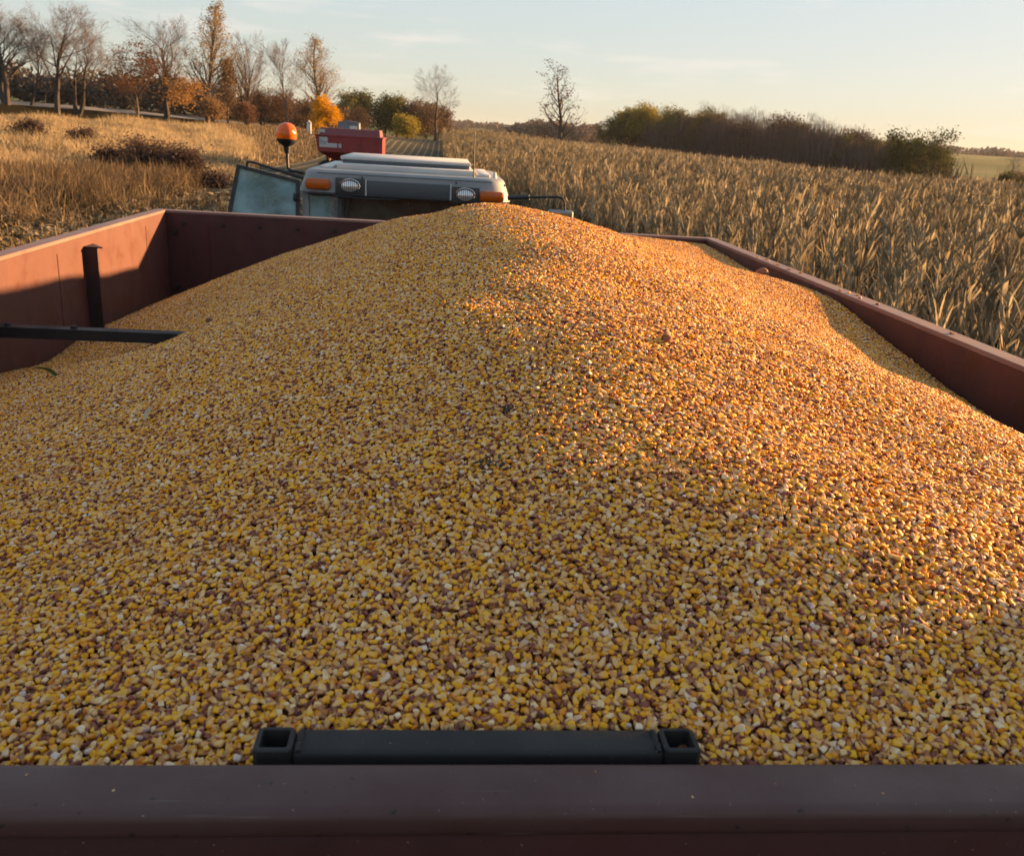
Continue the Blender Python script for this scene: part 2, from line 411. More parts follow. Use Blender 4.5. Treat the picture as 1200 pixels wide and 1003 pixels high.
def build_ground():
    rr = np.concatenate([[0.01], np.geomspace(1.5, 9000, 190)])
    az = np.concatenate([np.arange(-180, -45, 5), np.arange(-45, 50, .5), np.arange(50, 180, 5)])
    na = len(az)
    A, R_ = np.meshgrid(np.radians(az), rr)
    X = R_ * np.sin(A); Y = R_ * np.cos(A); Z = H(X, Y)
    Z += np.where((R_ > 10) & (R_ < 140), .05, 0) * RG.standard_normal(Z.shape) * .8
    V = np.stack([X, Y, Z], -1).reshape(-1, 3)
    i = np.arange(len(rr) - 1)[:, None] * na; j = np.arange(na)[None, :]; j2 = (j + 1) % na
    F = np.stack([i + j, i + na + j, i + na + j2, i + j2], -1).reshape(-1, 4)
    o = obj('ground', np_mesh('ground', V, F[:, ::-1], M['soil'], True)); tag(o, kind='structure')
build_ground()

def row_strip():  # dark sheet over the cut rows: the corn's shade put into the soil colour
    xs = np.linspace(-9.2, .25, 20); ys = np.linspace(34, 178, 80); X, Y = np.meshgrid(xs, ys); Z = H(X, Y) + .14
    nx = len(xs); i = np.arange(len(ys) - 1)[:, None] * nx; j = np.arange(nx - 1)[None, :]
    F = np.stack([i + j, i + j + 1, i + nx + j + 1, i + nx + j], -1).reshape(-1, 4)
    m, t, b = new_mat('shaded_row_soil'); tc = t.n('ShaderNodeTexCoord').outputs['Object']
    w = t.n('ShaderNodeTexWave', bands_direction='X'); w.inputs['Scale'].default_value = .40; w.inputs['Distortion'].default_value = .35; w.inputs['Detail'].default_value = 3; t.l(tc, w.inputs['Vector'])
    f = t.math('MULTIPLY', t.ramp(w.outputs['Fac'], [(.78, (0, 0, 0)), (.97, (1, 1, 1))]), t.ramp(t.noise(1.3, 4, tc), [(.3, (.3,) * 3), (.6, (1, 1, 1))]))
    t.l(t.mix(f, t.ramp(t.noise(2, 5, tc), [(.3, (.028, .030, .020)), (.7, (.055, .055, .036))]), (.17, .15, .105)), b.inputs['Base Color'])
    b.inputs['Roughness'].default_value = .95; b.inputs['Specular IOR Level'].default_value = .1
    tag(obj('shaded_rows', np_mesh('shaded_rows', np.stack([X, Y, Z], -1).reshape(-1, 3), F, m, True)), kind='structure')
row_strip()

def road_and_bank():
    ctl = [(-34, 96, 3.5), (-28, 102, 3.4), (-24.1, 106, 3.35), (-20, 112, 3.25), (-17, 118, 3.1), (-13.5, 127, 2.8), (-10, 140, 2.3), (-8, 152, 2.0), (-6.6, 168, 1.8)]
    P = []
    for k in range(len(ctl) - 1):
        for u in np.linspace(0, 1, 9)[:-1]:
            a = [ctl[k][i] * (1 - u) + ctl[k + 1][i] * u for i in range(3)]
            x, y = polar(a[0], a[1]); P.append(Vector((x, y, a[2])))
    mb = MB(); bk = MB()
    for k in range(len(P)):
        t = (P[min(k + 1, len(P) - 1)] - P[max(k - 1, 0)]); t.z = 0; t.normalize(); n = Vector((t.y, -t.x, 0))
        if n.dot(P[k]) > 0: n = -n     # towards the camera
        e0 = P[k] + n * 1.6; e1 = P[k] - n * 2.2
        mb.v += [tuple(e0 + Vector((0, 0, -.28))), tuple(e1 + Vector((0, 0, .10)))]
        f0 = e0 + n * 3.4 + n * rnd.uniform(-.2, .3); f0.z = Hs(f0.x, f0.y) - .1
        b0 = e1 - n * 3; b0.z = Hs(b0.x, b0.y) - .2
        bk.v += [tuple(f0), tuple((f0 + e0) * .5 + Vector((0, 0, rnd.uniform(-.1, .1) - .15))), tuple(e0 - Vector((0, 0, .31))), tuple(e1 + Vector((0, 0, .05))), tuple(b0)]
    for k in range(len(P) - 1):
        mb.f.append((2 * k, 2 * k + 1, 2 * k + 3, 2 * k + 2)); mb.m.append(0)
        for q in range(4): bk.f.append((5 * k + q, 5 * k + q + 1, 5 * k + q + 6, 5 * k + q + 5)); bk.m.append(0)
    tag(mb.build('road', M['road'], smooth=True), kind='structure')
    tag(bk.build('road_embankment', M['bank'], smooth=True), kind='structure')
road_and_bank()

# ------------------------------------------------------------------ scattering (uncountable stuff only)
def scatter(name, P, ROT, SCL, IDX, protos, base=None):
    P = np.asarray(P, np.float32); n = len(P)
    me = bpy.data.meshes.new(name + '_points'); me.vertices.add(n); me.vertices.foreach_set('co', P.ravel())
    def at(nm, typ, arr, key):
        a = me.attributes.new(nm, typ, 'POINT'); a.data.foreach_set(key, arr)
    SCL = np.asarray(SCL, np.float32)
    if SCL.ndim == 1: SCL = np.repeat(SCL[:, None], 3, 1)
    at('rot', 'FLOAT_VECTOR', np.asarray(ROT, np.float32).ravel(), 'vector')
    at('scl', 'FLOAT_VECTOR', SCL.ravel(), 'vector')
    at('pick', 'INT', np.asarray(IDX, np.int32), 'value')
    o = obj(name, me); tag(o, kind='stuff')
    g = bpy.data.node_groups.new(name + '_scatter', 'GeometryNodeTree')
    g.interface.new_socket('Geometry', in_out='INPUT', socket_type='NodeSocketGeometry')
    g.interface.new_socket('Geometry', in_out='OUTPUT', socket_type='NodeSocketGeometry')
    N = g.nodes; L = g.links
    gi = N.new('NodeGroupInput'); go = N.new('NodeGroupOutput'); ip = N.new('GeometryNodeInstanceOnPoints'); jn = N.new('GeometryNodeJoinGeometry')
    for pr in reversed(protos):
        oi = N.new('GeometryNodeObjectInfo'); oi.inputs[0].default_value = pr
        gti = N.new('GeometryNodeGeometryToInstance'); L.new(oi.outputs['Geometry'], gti.inputs[0]); L.new(gti.outputs[0], jn.inputs[0])
    def na(nm, typ):
        x = N.new('GeometryNodeInputNamedAttribute'); x.data_type = typ; x.inputs[0].default_value = nm; return x.outputs[0]
    L.new(gi.outputs[0], ip.inputs['Points']); L.new(jn.outputs[0], ip.inputs['Instance']); ip.inputs['Pick Instance'].default_value = True
    L.new(na('pick', 'INT'), ip.inputs['Instance Index']); L.new(na('scl', 'FLOAT_VECTOR'), ip.inputs['Scale'])
    er = N.new('FunctionNodeEulerToRotation'); L.new(na('rot', 'FLOAT_VECTOR'), er.inputs[0]); L.new(er.outputs[0], ip.inputs['Rotation'])
    last = ip.outputs[0]
    if base is not None:
        oi = N.new('GeometryNodeObjectInfo'); oi.inputs[0].default_value = base
        j2 = N.new('GeometryNodeJoinGeometry'); L.new(ip.outputs[0], j2.inputs[0]); L.new(oi.outputs['Geometry'], j2.inputs[0]); last = j2.outputs[0]
    L.new(last, go.inputs[0])
    md = o.modifiers.new('scatter', 'NODES'); md.node_group = g
    return o
def proto(name, me): return bpy.data.objects.new(name, me)      # kept out of the scene: only instanced

# ------------------------------------------------------------------ grain heap
HC = [(.15, 0, -.016), (.5, 0, -.018), (-.35, 0, -.05), (.0, .055, -.002), (.16, .055, .004), (.5, .07, .01), (-.8, 0, -.14), (-1.2, 0, -.22), (.8, 0, -.03), (1.2, 0, -.10),
      (.15, .15, .04), (.16, .33, .085), (.16, .6, .125), (.14, 1.0, .165), (.16, 1.5, .192), (.17, 2.0, .203), (.18, 2.4, .176), (.18, 2.9, .118), (.18, 3.586, .03),
      (-1.2, .6, -.27), (-1.2, 1.2, -.29), (-1.2, 1.974, -.307), (-1.2, 2.235, -.346), (-1.2, 2.541, -.336), (-1.2, 2.941, -.35), (-1.2, 3.573, -.38),
      (-.822, 3.586, -.218), (-.522, 3.586, -.109), (-.276, 3.586, -.018),
      (-.5, .5, -.045), (-.5, 1.2, -.03), (-.5, 2.0, -.07), (-.62, 1.96, -.13), (-.5, 2.8, -.045), (-.15, 1.2, .09), (-.15, 2.1, .10), (-.15, .5, .05),
      (-.95, 1.95, -.262), (-.74, 1.95, -.19), (-1.05, 1.55, -.235), (-.85, 1.2, -.175), (-.9, .6, -.175), (-.9, 2.8, -.22),
      (1.2, 3.586, -.03), (1.2, 2.908, -.055), (1.2, 2.6, -.05), (1.2, 2.15, -.03), (1.2, 1.867, -.067), (1.2, 1.666, -.091), (1.2, 1.439, -.123), (1.2, 1.1, -.15), (1.2, .6, -.14),
      (.55, .5, .06), (.85, .5, .015), (1.0, 1.15, -.045), (.9, 1.25, -.03), (.8, .9, .03), (.55, 1.0, .105), (.6, 1.6, .10), (.85, 1.6, .015), (.6, 2.2, .10), (.85, 2.2, .04), (1.0, 1.75, -.035), (.5, 3.0, .065), (.8, 3.0, .025), (.6, 3.586, .0)]
HC = np.array(HC)
def _phi(d): return np.where(d > 1e-9, d * d * np.log(d + 1e-12), 0)
def _tps():
    n = len(HC); d = np.hypot(HC[:, None, 0] - HC[None, :, 0], HC[:, None, 1] - HC[None, :, 1])
    K = _phi(d) + np.eye(n) * 2e-3
    Pm = np.c_[np.ones(n), HC[:, :2]]
    A = np.block([[K, Pm], [Pm.T, np.zeros((3, 3))]])
    return np.linalg.solve(A, np.r_[HC[:, 2], 0, 0, 0])
TW = _tps()
_bl = [(RG.uniform(-1.2, 1.2), RG.uniform(.1, 3.5), RG.uniform(.05, .16), RG.uniform(-.010, .010)) for _ in range(110)]
def heap(x, y):
    x = np.asarray(x, float); y = np.asarray(y, float)
    z = TW[-3] + TW[-2] * x + TW[-1] * y
    for i in range(len(HC)): z = z + TW[i] * _phi(np.hypot(x - HC[i, 0], y - HC[i, 1]))
    for (bx, by, br, bh) in _bl: z = z + bh * np.exp(-((x - bx) ** 2 + (y - by) ** 2) / br ** 2)
    z = z - .030 * (np.abs(x - .022) < .142) * (y < .034)
    return z + RIM

def kernel_proto(k):
    """a wedge-shaped seed: narrow pale tip, broad dented crown, two flat faces"""
    r = random.Random(100 + k)
    Ln = r.uniform(.0112, .0138); Wd = r.uniform(.0066, .0084); Th = r.uniform(.0037, .0050)
    if k in (2, 6): Wd *= .82; Th *= 1.35; Ln *= .9          # rounder seeds from the cob ends
    T = [0, .06, .22, .45, .72, .91, .985]
    Wf = [.26, .40, .62, .84, 1.0, .97, .76]; Hf = [.42, .66, .90, 1.0, .98, .86, .56]
    m = 10; V = []; al = []; ge = []
    bend = r.uniform(-.0012, .0012); asym = r.uniform(-.12, .12)
    for t, w, h in zip(T, Wf, Hf):
        for j in range(m):
            a = 2 * PI * j / m; c, s_ = math.cos(a), math.sin(a); e = 2 / 3.2
            x = math.copysign(abs(c) ** e, c) * Wd * .5 * w * (1 + asym * t * (1 if c > 0 else -1)) * r.uniform(.96, 1.04)
            z = math.copysign(abs(s_) ** e, s_) * Th * .5 * h
            g = 1.0 if (s_ > .5 and abs(c) < .75 and .1 < t < .75) else 0.0
            if g: z *= .76
            V.append((x + bend * math.sin(PI * t), (t - .5) * Ln, z)); al.append(t); ge.append(g)
    V.append((0, -.5 * Ln - .0006, 0)); al.append(0); ge.append(0)
    V.append((0, .425 * Ln, 0)); al.append(1); ge.append(0)
    F = []
    nr = len(T)
    for i in range(nr - 1):
        for j in range(m): j2 = (j + 1) % m; F.append((i * m + j, i * m + j2, (i + 1) * m + j2, (i + 1) * m + j))
    for j in range(m):
        j2 = (j + 1) % m; F.append((nr * m, j2, j)); F.append((nr * m + 1, (nr - 1) * m + j, (nr - 1) * m + j2))
    me = bpy.data.meshes.new('kernel'); me.from_pydata(V, [], F); me.materials.append(M['kernel'])
    b = bmesh.new(); b.from_mesh(me); bmesh.ops.recalc_face_normals(b, faces=b.faces); b.to_mesh(me); b.free()
    for nm, arr in (('along', al), ('germ', ge)):
        a = me.attributes.new(nm, 'FLOAT', 'POINT'); a.data.foreach_set('value', arr)
    me.polygons.foreach_set('use_smooth', [True] * len(me.polygons)); me.update()
    return me
KERN = [kernel_proto(k) for k in range(8)]
def chip_proto(k):
    r = random.Random(500 + k); n = 3; V = []; F = []
    L_, W_ = r.uniform(.006, .010), r.uniform(.0035, .006)
    for i in range(n):
        for j in range(n): V.append(((i / 2 - .5) * W_ * r.uniform(.7, 1.2), (j / 2 - .5) * L_ * r.uniform(.8, 1.1), .0016 * (1 - (i - 1) ** 2) + r.uniform(-.0006, .0006) + .003))
    for i in range(n - 1):
        for j in range(n - 1): F.append((i * n + j, i * n + j + 1, (i + 1) * n + j + 1, (i + 1) * n + j))
    me = bpy.data.meshes.new('chaff_flake'); me.from_pydata(V, [], F); me.materials.append(M['kernel']); me.update()
    for nm in ('along', 'germ'):
        a = me.attributes.new(nm, 'FLOAT', 'POINT'); a.data.foreach_set('value', [0.0] * len(V))
    return me
CHIP = [chip_proto(k) for k in range(3)]

def build_grain():
    P = []; Q = []
    def layer(step, y0, y1, dz, jz):
        xs = np.arange(-1.196, 1.196, step); ys = np.arange(y0, y1, step * .9)
        X, Y = np.meshgrid(xs, ys); X = X + (np.arange(len(ys)) % 2)[:, None] * step * .5
        X = X + RG.uniform(-.42, .42, X.shape) * step; Y = Y + RG.uniform(-.42, .42, Y.shape) * step
        k = (np.abs(X) < 1.195) & (Y > .004) & (Y < 3.58)
        # keep clear of the ladder tubes
        k &= ~((np.abs(X - .022) < .153) & (Y < .036) & (dz > -.05))
        X, Y = X[k], Y[k]
        return X, Y, heap(X, Y) + dz + RG.uniform(-jz, jz, X.shape)
    L = [layer(.0054, 0, 1.9, 0, .0017), layer(.0059, 0, 1.6, -.0029, .0013), layer(.0056, 1.9, 3.6, 0, .0017), layer(.0076, 1.6, 3.6, -.0028, .0014)]
    X = np.concatenate([l[0] for l in L]); Y = np.concatenate([l[1] for l in L]); Z = np.concatenate([l[2] for l in L]); n = len(X)
    e = .012
    nx = -(heap(X + e, Y) - heap(X - e, Y)) / (2 * e); ny = -(heap(X, Y + e) - heap(X, Y - e)) / (2 * e)
    # orientation: flat-ish on the slope, with a share tipped up on edge
    yaw = RG.uniform(0, 2 * PI, n)
    amp = np.where(RG.uniform(0, 1, n) < .18, .9, .27)
    rx = np.arctan2(-ny, 1) + RG.normal(0, 1, n) * amp; ry = np.arctan2(nx, 1) + RG.normal(0, 1, n) * amp
    # euler XYZ = Rz*Ry*Rx, so tilts go in after a yaw of the seed: build matrices
    cz, sz = np.cos(yaw), np.sin(yaw); cx, sx = np.cos(rx), np.sin(rx); cyy, syy = np.cos(ry), np.sin(ry)
    z0 = np.zeros(n); o1 = np.ones(n)
    Rz = np.stack([cz, -sz, z0, sz, cz, z0, z0, z0, o1], -1).reshape(n, 3, 3)
    Rx = np.stack([o1, z0, z0, z0, cx, -sx, z0, sx, cx], -1).reshape(n, 3, 3)
    Ry = np.stack([cyy, z0, syy, z0, o1, z0, -syy, z0, cyy], -1).reshape(n, 3, 3)
    R = Ry @ Rx @ Rz
    E = np.stack([np.arctan2(R[:, 2, 1], R[:, 2, 2]), -np.arcsin(np.clip(R[:, 2, 0], -1, 1)), np.arctan2(R[:, 1, 0], R[:, 0, 0])], -1)
    scl = RG.uniform(.52, .76, n)
    idx = RG.integers(0, len(KERN), n)
    ch = RG.uniform(0, 1, n) < .035; idx[ch] = RG.integers(8, 11, ch.sum()); sm = RG.uniform(0, 1, n) < .07; scl[sm] *= .62
    xs = np.linspace(-1.199, 1.199, 110); ys = np.linspace(.001, 3.585, 160)
    GX, GY = np.meshgrid(xs, ys); GZ = heap(GX, GY) - .0060
    nxs = len(xs); i = np.arange(len(ys) - 1)[:, None] * nxs; j = np.arange(nxs - 1)[None, :]
    F = np.stack([i + j, i + j + 1, i + nxs + j + 1, i + nxs + j], -1).reshape(-1, 4)
    base = proto('grain_bed', np_mesh('grain_bed', np.stack([GX, GY, GZ], -1).reshape(-1, 3), F, M['under'], True))
    o = scatter('corn_grain', np.stack([X, Y, Z], -1), E, scl, idx, [proto('kernel_%d' % k, me) for k, me in enumerate(KERN + CHIP)], base)
    tag(o, 'heap of shelled yellow corn grain filling the red wagon', 'corn grain')
build_grain()

# bits lying on the grain and on the right rim
def leaf_strip(L, w, curl, seg=7, fold=.25):
    mb = MB(); vs = []
    for i in range(seg + 1):
        t = i / seg; ww = w * (.35 + .65 * math.sin(PI * min(1, .12 + t * .85)))
        z = curl * math.sin(t * 3.1) * L * .3
        for s in (-1, 0, 1): vs.append((s * ww * .5, (t - .5) * L, z + (abs(s) * fold * ww)))
    fs = []
    for i in range(seg):
        for s in (0, 1): a = i * 3 + s; fs.append((a, a + 1, a + 4, a + 3))
    mb.add(vs, fs); return mb
def on_heap(o, x, y, dz=.004, rot=(0, 0, 0)):
    o.location = (x, y, float(heap(np.array([x]), np.array([y]))[0]) + dz); o.rotation_euler = rot
def lump(r, seed, squash=.6):
    b = bmesh.new(); bmesh.ops.create_icosphere(b, subdivisions=3, radius=r); rr = random.Random(seed)
    off = [Vector((rr.gauss(0, 1), rr.gauss(0, 1), rr.gauss(0, 1))).normalized() for _ in range(14)]
    for v in b.verts:
        n = v.co.normalized(); d = 1.0
        for k, o_ in enumerate(off): d += (.22 if k % 2 else -.18) * max(0, n.dot(o_) - .72) * 3
        v.co = v.co * (d + rr.uniform(-.05, .05)); v.co.z *= squash
    mb = MB(); mb.bm(b); return mb
o = leaf_strip(.085, .016, .25).build('leaf_scrap', M['weedgreen']); on_heap(o, -.90, 1.56, .012, (.1, .1, 1.0)); tag(o, 'narrow grey green leaf scrap lying on the grain near the left wall', 'leaf')
o = leaf_strip(.06, .007, .1).build('leaf_scrap', M['husk']); on_heap(o, -.41, .72, .008, (0, 0, .15)); tag(o, 'thin pale straw standing out on the shaded grain at the left', 'leaf')
for k, (x, y, r, lab) in enumerate([(.068, .47, .011, 'dark weed seed clump in the middle of the shaded grain, the farther of two'), (.045, .352, .013, 'dark weed seed clump in the middle of the shaded grain, the nearer of two')]):
    mb = MB(); rr = random.Random(40 + k)
    for q in range(26):
        c = Vector((rr.gauss(0, r * .8), rr.gauss(0, r * .7), rr.uniform(0, r * .5))); u = Vector((rr.gauss(0, 1), rr.gauss(0, 1), rr.gauss(0, .5))).normalized(); v = u.orthogonal().normalized()
        u *= rr.uniform(.003, .006); v *= rr.uniform(.0012, .003); w_ = u.cross(v).normalized() * .0009
        mb.add([tuple(c - u - w_), tuple(c + v - w_), tuple(c + u - w_), tuple(c - v - w_), tuple(c + w_)], [(0, 1, 4), (1, 2, 4), (2, 3, 4), (3, 0, 4), (3, 2, 1, 0)])
    o = mb.build('chaff_clump', M['debris'], smooth=False); on_heap(o, x, y, .001); tag(o, lab, 'debris')
o = lump(.025, 60, .7).build('cob_chunk', M['debrisred'], smooth=False); on_heap(o, 1.13, 2.62, .012, (0, 0, .4)); tag(o, 'brown broken cob chunk on the grain against the right wall', 'corn cob')
o = lump(.011, 62, .7).build('cob_chunk', M['debrisred'], smooth=False); on_heap(o, -.62, 1.92, .006, (0, 0, .9)); tag(o, 'small reddish cob chunk on the shaded grain beyond the black cross bar', 'corn cob')
o = lump(.0075, 63, .7).build('cob_chunk', M['debrisred'], smooth=False); on_heap(o, .30, .70, .006); tag(o, 'dark red cob bit on the sunlit crest of the grain', 'corn cob')

# ------------------------------------------------------------------ the wagon in which the grain lies
def build_wagon():
    L = 3.586; rw = .048; lip = .012
    w = empty('grain_wagon', (0, 1.8, 0))
    tag(w, 'red steel grain wagon heaped full of corn, seen from its rear edge', 'wagon')
    def put(mb, name, mat, parent=w, smooth='auto'):
        mb.v = [(a, b - 1.8, c) for a, b, c in mb.v]
        return mb.build(name, mat, parent, smooth)
    zt = RIM - lip
    for s in (-1, 1):
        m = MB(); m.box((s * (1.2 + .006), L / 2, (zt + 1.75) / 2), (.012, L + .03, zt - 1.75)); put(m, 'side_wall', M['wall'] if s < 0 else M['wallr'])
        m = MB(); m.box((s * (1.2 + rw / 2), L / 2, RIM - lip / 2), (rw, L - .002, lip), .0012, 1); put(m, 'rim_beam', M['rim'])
        for y in (.05, 1.2, 2.4, 3.53): m = MB(); m.box((s * 1.242, y, 2.2), (.055, .06, .9), .004, 1); put(m, 'outer_stake', M['wall'])
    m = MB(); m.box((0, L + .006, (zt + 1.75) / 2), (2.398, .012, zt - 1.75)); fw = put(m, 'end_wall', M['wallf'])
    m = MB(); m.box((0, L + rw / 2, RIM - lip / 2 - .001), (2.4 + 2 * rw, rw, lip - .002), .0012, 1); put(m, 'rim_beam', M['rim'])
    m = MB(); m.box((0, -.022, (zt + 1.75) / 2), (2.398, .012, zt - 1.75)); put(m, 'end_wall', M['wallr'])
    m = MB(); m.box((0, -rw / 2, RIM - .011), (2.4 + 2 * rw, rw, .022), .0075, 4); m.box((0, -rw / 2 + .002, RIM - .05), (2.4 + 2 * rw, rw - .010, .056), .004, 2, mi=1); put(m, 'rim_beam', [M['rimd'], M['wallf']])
    for x in (-1.02, -.30, .42): m = MB(); m.tube([(x, L - .0005, RIM - .04), (x + .002, L - .0005, RIM - .5), (x, L - .0005, RIM - .9)], .0035, 6); put(m, 'weld_seam', M['wallf'])
    for y in (1.25, 2.42, 3.3): m = MB(); m.tube([(-1.2, y, RIM - .04), (-1.2, y + .001, RIM - .5), (-1.2, y, RIM - .9)], .0025, 6); put(m, 'weld_seam', M['wall'])
    # bolts along the far wall
    rr = random.Random(3)
    for x in np.arange(-1.12, -.2, .16): m = MB(); m.lathe([(0, -.008), (.006, -.008), (.008, -.004), (.008, .001)], (float(x) + rr.uniform(-.01, .01), L, RIM - .055), 'Y', 10); put(m, 'bolt', M['iron'])
    for z in (-.09, -.33): m = MB(); m.lathe([(0, -.016), (.010, -.016), (.012, -.008), (.012, .001)], (-1.165, L, RIM + z), 'Y', 10); put(m, 'bolt', M['iron'])
    # angle iron post on the left wall with its bent top
    m = MB(); m.box((-1.2 + .022, 2.64, RIM - .045 - .35), (.044, .006, .70)); m.box((-1.2 + .003, 2.67, RIM - .045 - .35), (.005, .055, .70))
    m.prism([(-1.2 + .002, 2.637), (-1.2 + .062, 2.637), (-1.2 + .002, 2.72)], 'Z', RIM - .047, RIM - .043)
    put(m, 'wall_post', M['postdark'])
    # flat cross bar that runs through the heap from wall to wall
    m = MB(); m.box((0, 1.965, RIM - .172), (2.398, .038, .005)); m.box((0, 1.9475, RIM - .186), (2.398, .005, .024))
    tie = put(m, 'cross_bar', M['iron'])
    for x in (-1.16, -.99):
        m = MB(); m.lathe([(.0, .007), (.007, .007), (.009, .003), (.009, -.001)], (x, 1.965 - 1.8, RIM - .169), 'Z', 8); m.build('bar_bolt', M['iron'], tie)
    # ladder of square tube behind the near wall: its two open tube ends and top rung show
    lad = empty('inside_ladder'); lad.parent = w
    def sq_tube(m, cx, cy, z0, z1, o=.0128, i=.0092):
        vs = []; fs = []
        def ring(h, z, bev): 
            q = h - bev
            for (a, b_) in ((h, -q), (h, q), (q, h), (-q, h), (-h, q), (-h, -q), (-q, -h), (q, -h)): vs.append((cx + a, cy + b_, z))
        ring(o, z0, .003); ring(o, z1 - .001, .003); ring(o - .0008, z1, .003); ring(i, z1, .001); ring(i, z1 - .12, .001)
        for r_ in range(4):
            for j in range(8): j2 = (j + 1) % 8; fs.append((r_ * 8 + j, r_ * 8 + j2, r_ * 8 + 8 + j2, r_ * 8 + 8 + j))
        fs.append(tuple(range(32, 40)))
        m.add(vs, fs)
    for cx in (-.1165, .1605):
        m = MB(); sq_tube(m, cx, .0205, RIM - .9, RIM + .001)
        # weld bead
        sx = 1 if cx < 0 else -1
        m.tube([(cx + sx * .0165, .009 + .024 * k / 5, RIM - .0005 + .0012 * math.sin(k * 2.1)) for k in range(6)], [.0016, .0022, .0018, .0024, .0019, .0014], 6)
        put(m, 'ladder_rail', M['iron'], lad)
    for zz in (0, -.3, -.6):
        m = MB(); m.box((.022, .0215, RIM - .0135 + zz), (.252, .026, .026), .004, 3); put(m, 'ladder_rung', M['iron'], lad)
    # unseen board added on the right wall, shaped to shade near rim and grain
    m = MB(); m.prism([(-.06, RIM + .001), (.465, RIM + .001), (.465, RIM + .190), (.77, RIM + .285), (.77, RIM + .345), (-.06, RIM + .345)], 'X', 1.218, 1.226)
    for y, z1 in ((-.04, .34), (.44, .33)): m.box((1.2295, y, RIM + .002 + z1 / 2), (.006, .03, z1), 0)
    put(m, 'shade_board', M['wall'])
    # hopper, chassis, wheels, tongue
    m = MB()
    T = [(-1.212, -.028), (1.212, -.028), (1.212, L + .012), (-1.212, L + .012)]; B = [(-.5, 1.1), (.5, 1.1), (.5, 2.5), (-.5, 2.5)]
    m.add([(x, y, 1.75) for x, y in T] + [(x, y, .85) for x, y in B], [(0, 1, 5, 4), (1, 2, 6, 5), (2, 3, 7, 6), (3, 0, 4, 7), (4, 5, 6, 7)]); put(m, 'hopper', M['wall'], smooth=False)
    m = MB()
    for s in (-1, 1): m.box((s * .45, 1.8, .68), (.12, 3.3, .18), .01)
    for y in (.45, 3.15): m.box((0, y, .56), (1.7, .12, .12), .01)
    for s in (-1, 1):
        for y in (.3, 3.3): m.tube([(s * .45, y, .75), (s * 1.1, y, 1.75)], .04, 8)
    put(m, 'chassis', M['darkred'])
    m = MB(); m.tube([(0, 3.3, .6), (0, 5.4, .5)], .05, 8); put(m, 'tongue', M['darkred'])
    for s in (-1, 1):
        for y in (.45, 3.15):
            m = MB(); m.lathe([(.24, -.14), (.40, -.15), (.47, -.11), (.49, 0), (.47, .11), (.40, .15), (.24, .14)], (s * .95, y, .49), 'X', 32)
            wh = put(m, 'wheel', M['rubber'])
            m = MB(); m.lathe([(0, s * .06), (.1, s * .07), (.12, s * .03), (.22, s * .05), (.245, s * .13)], (s * .95, y, .49), 'X', 24)
            m.v = [(a, b_ - 1.8, c) for a, b_, c in m.v]; m.build('wheel_rim', M['cabwhite'], wh)
build_wagon()
# a few seeds lying on the right rim
for k, (y, dx) in enumerate([(2.93, .016), (2.86, .024), (2.80, .012), (2.72, .02), (2.60, .015), (2.52, .028), (2.16, .012), (2.12, .022), (2.08, .030), (2.03, .014), (1.93, .02), (1.55, .026)]):
    o = obj('corn_kernel', KERN[k % 8]); o.location = (1.2 + dx, y, RIM + .0024); o.rotation_euler = (rnd.uniform(-.1, .1), 0, rnd.uniform(0, 6))
    tag(o, 'loose corn kernel lying on the right rim of the wagon', 'corn kernel', 'kernels spilled on the right rim')

for k, (x, y) in enumerate([(-.062, -.017), (.214, -.024), (.096, -.012), (-.205, -.028), (.283, -.033), (-.262, -.014), (.155, -.036)]):
    o = obj('chaff_flake', CHIP[k % 3]); o.location = (x, y, RIM - .0006); o.rotation_euler = (0, 0, rnd.uniform(0, 6)); o.scale = (.24,) * 3
    tag(o, 'tiny pale chaff flake lying on the near rim of the wagon', 'chaff flake', 'chaff flakes on the near rim')
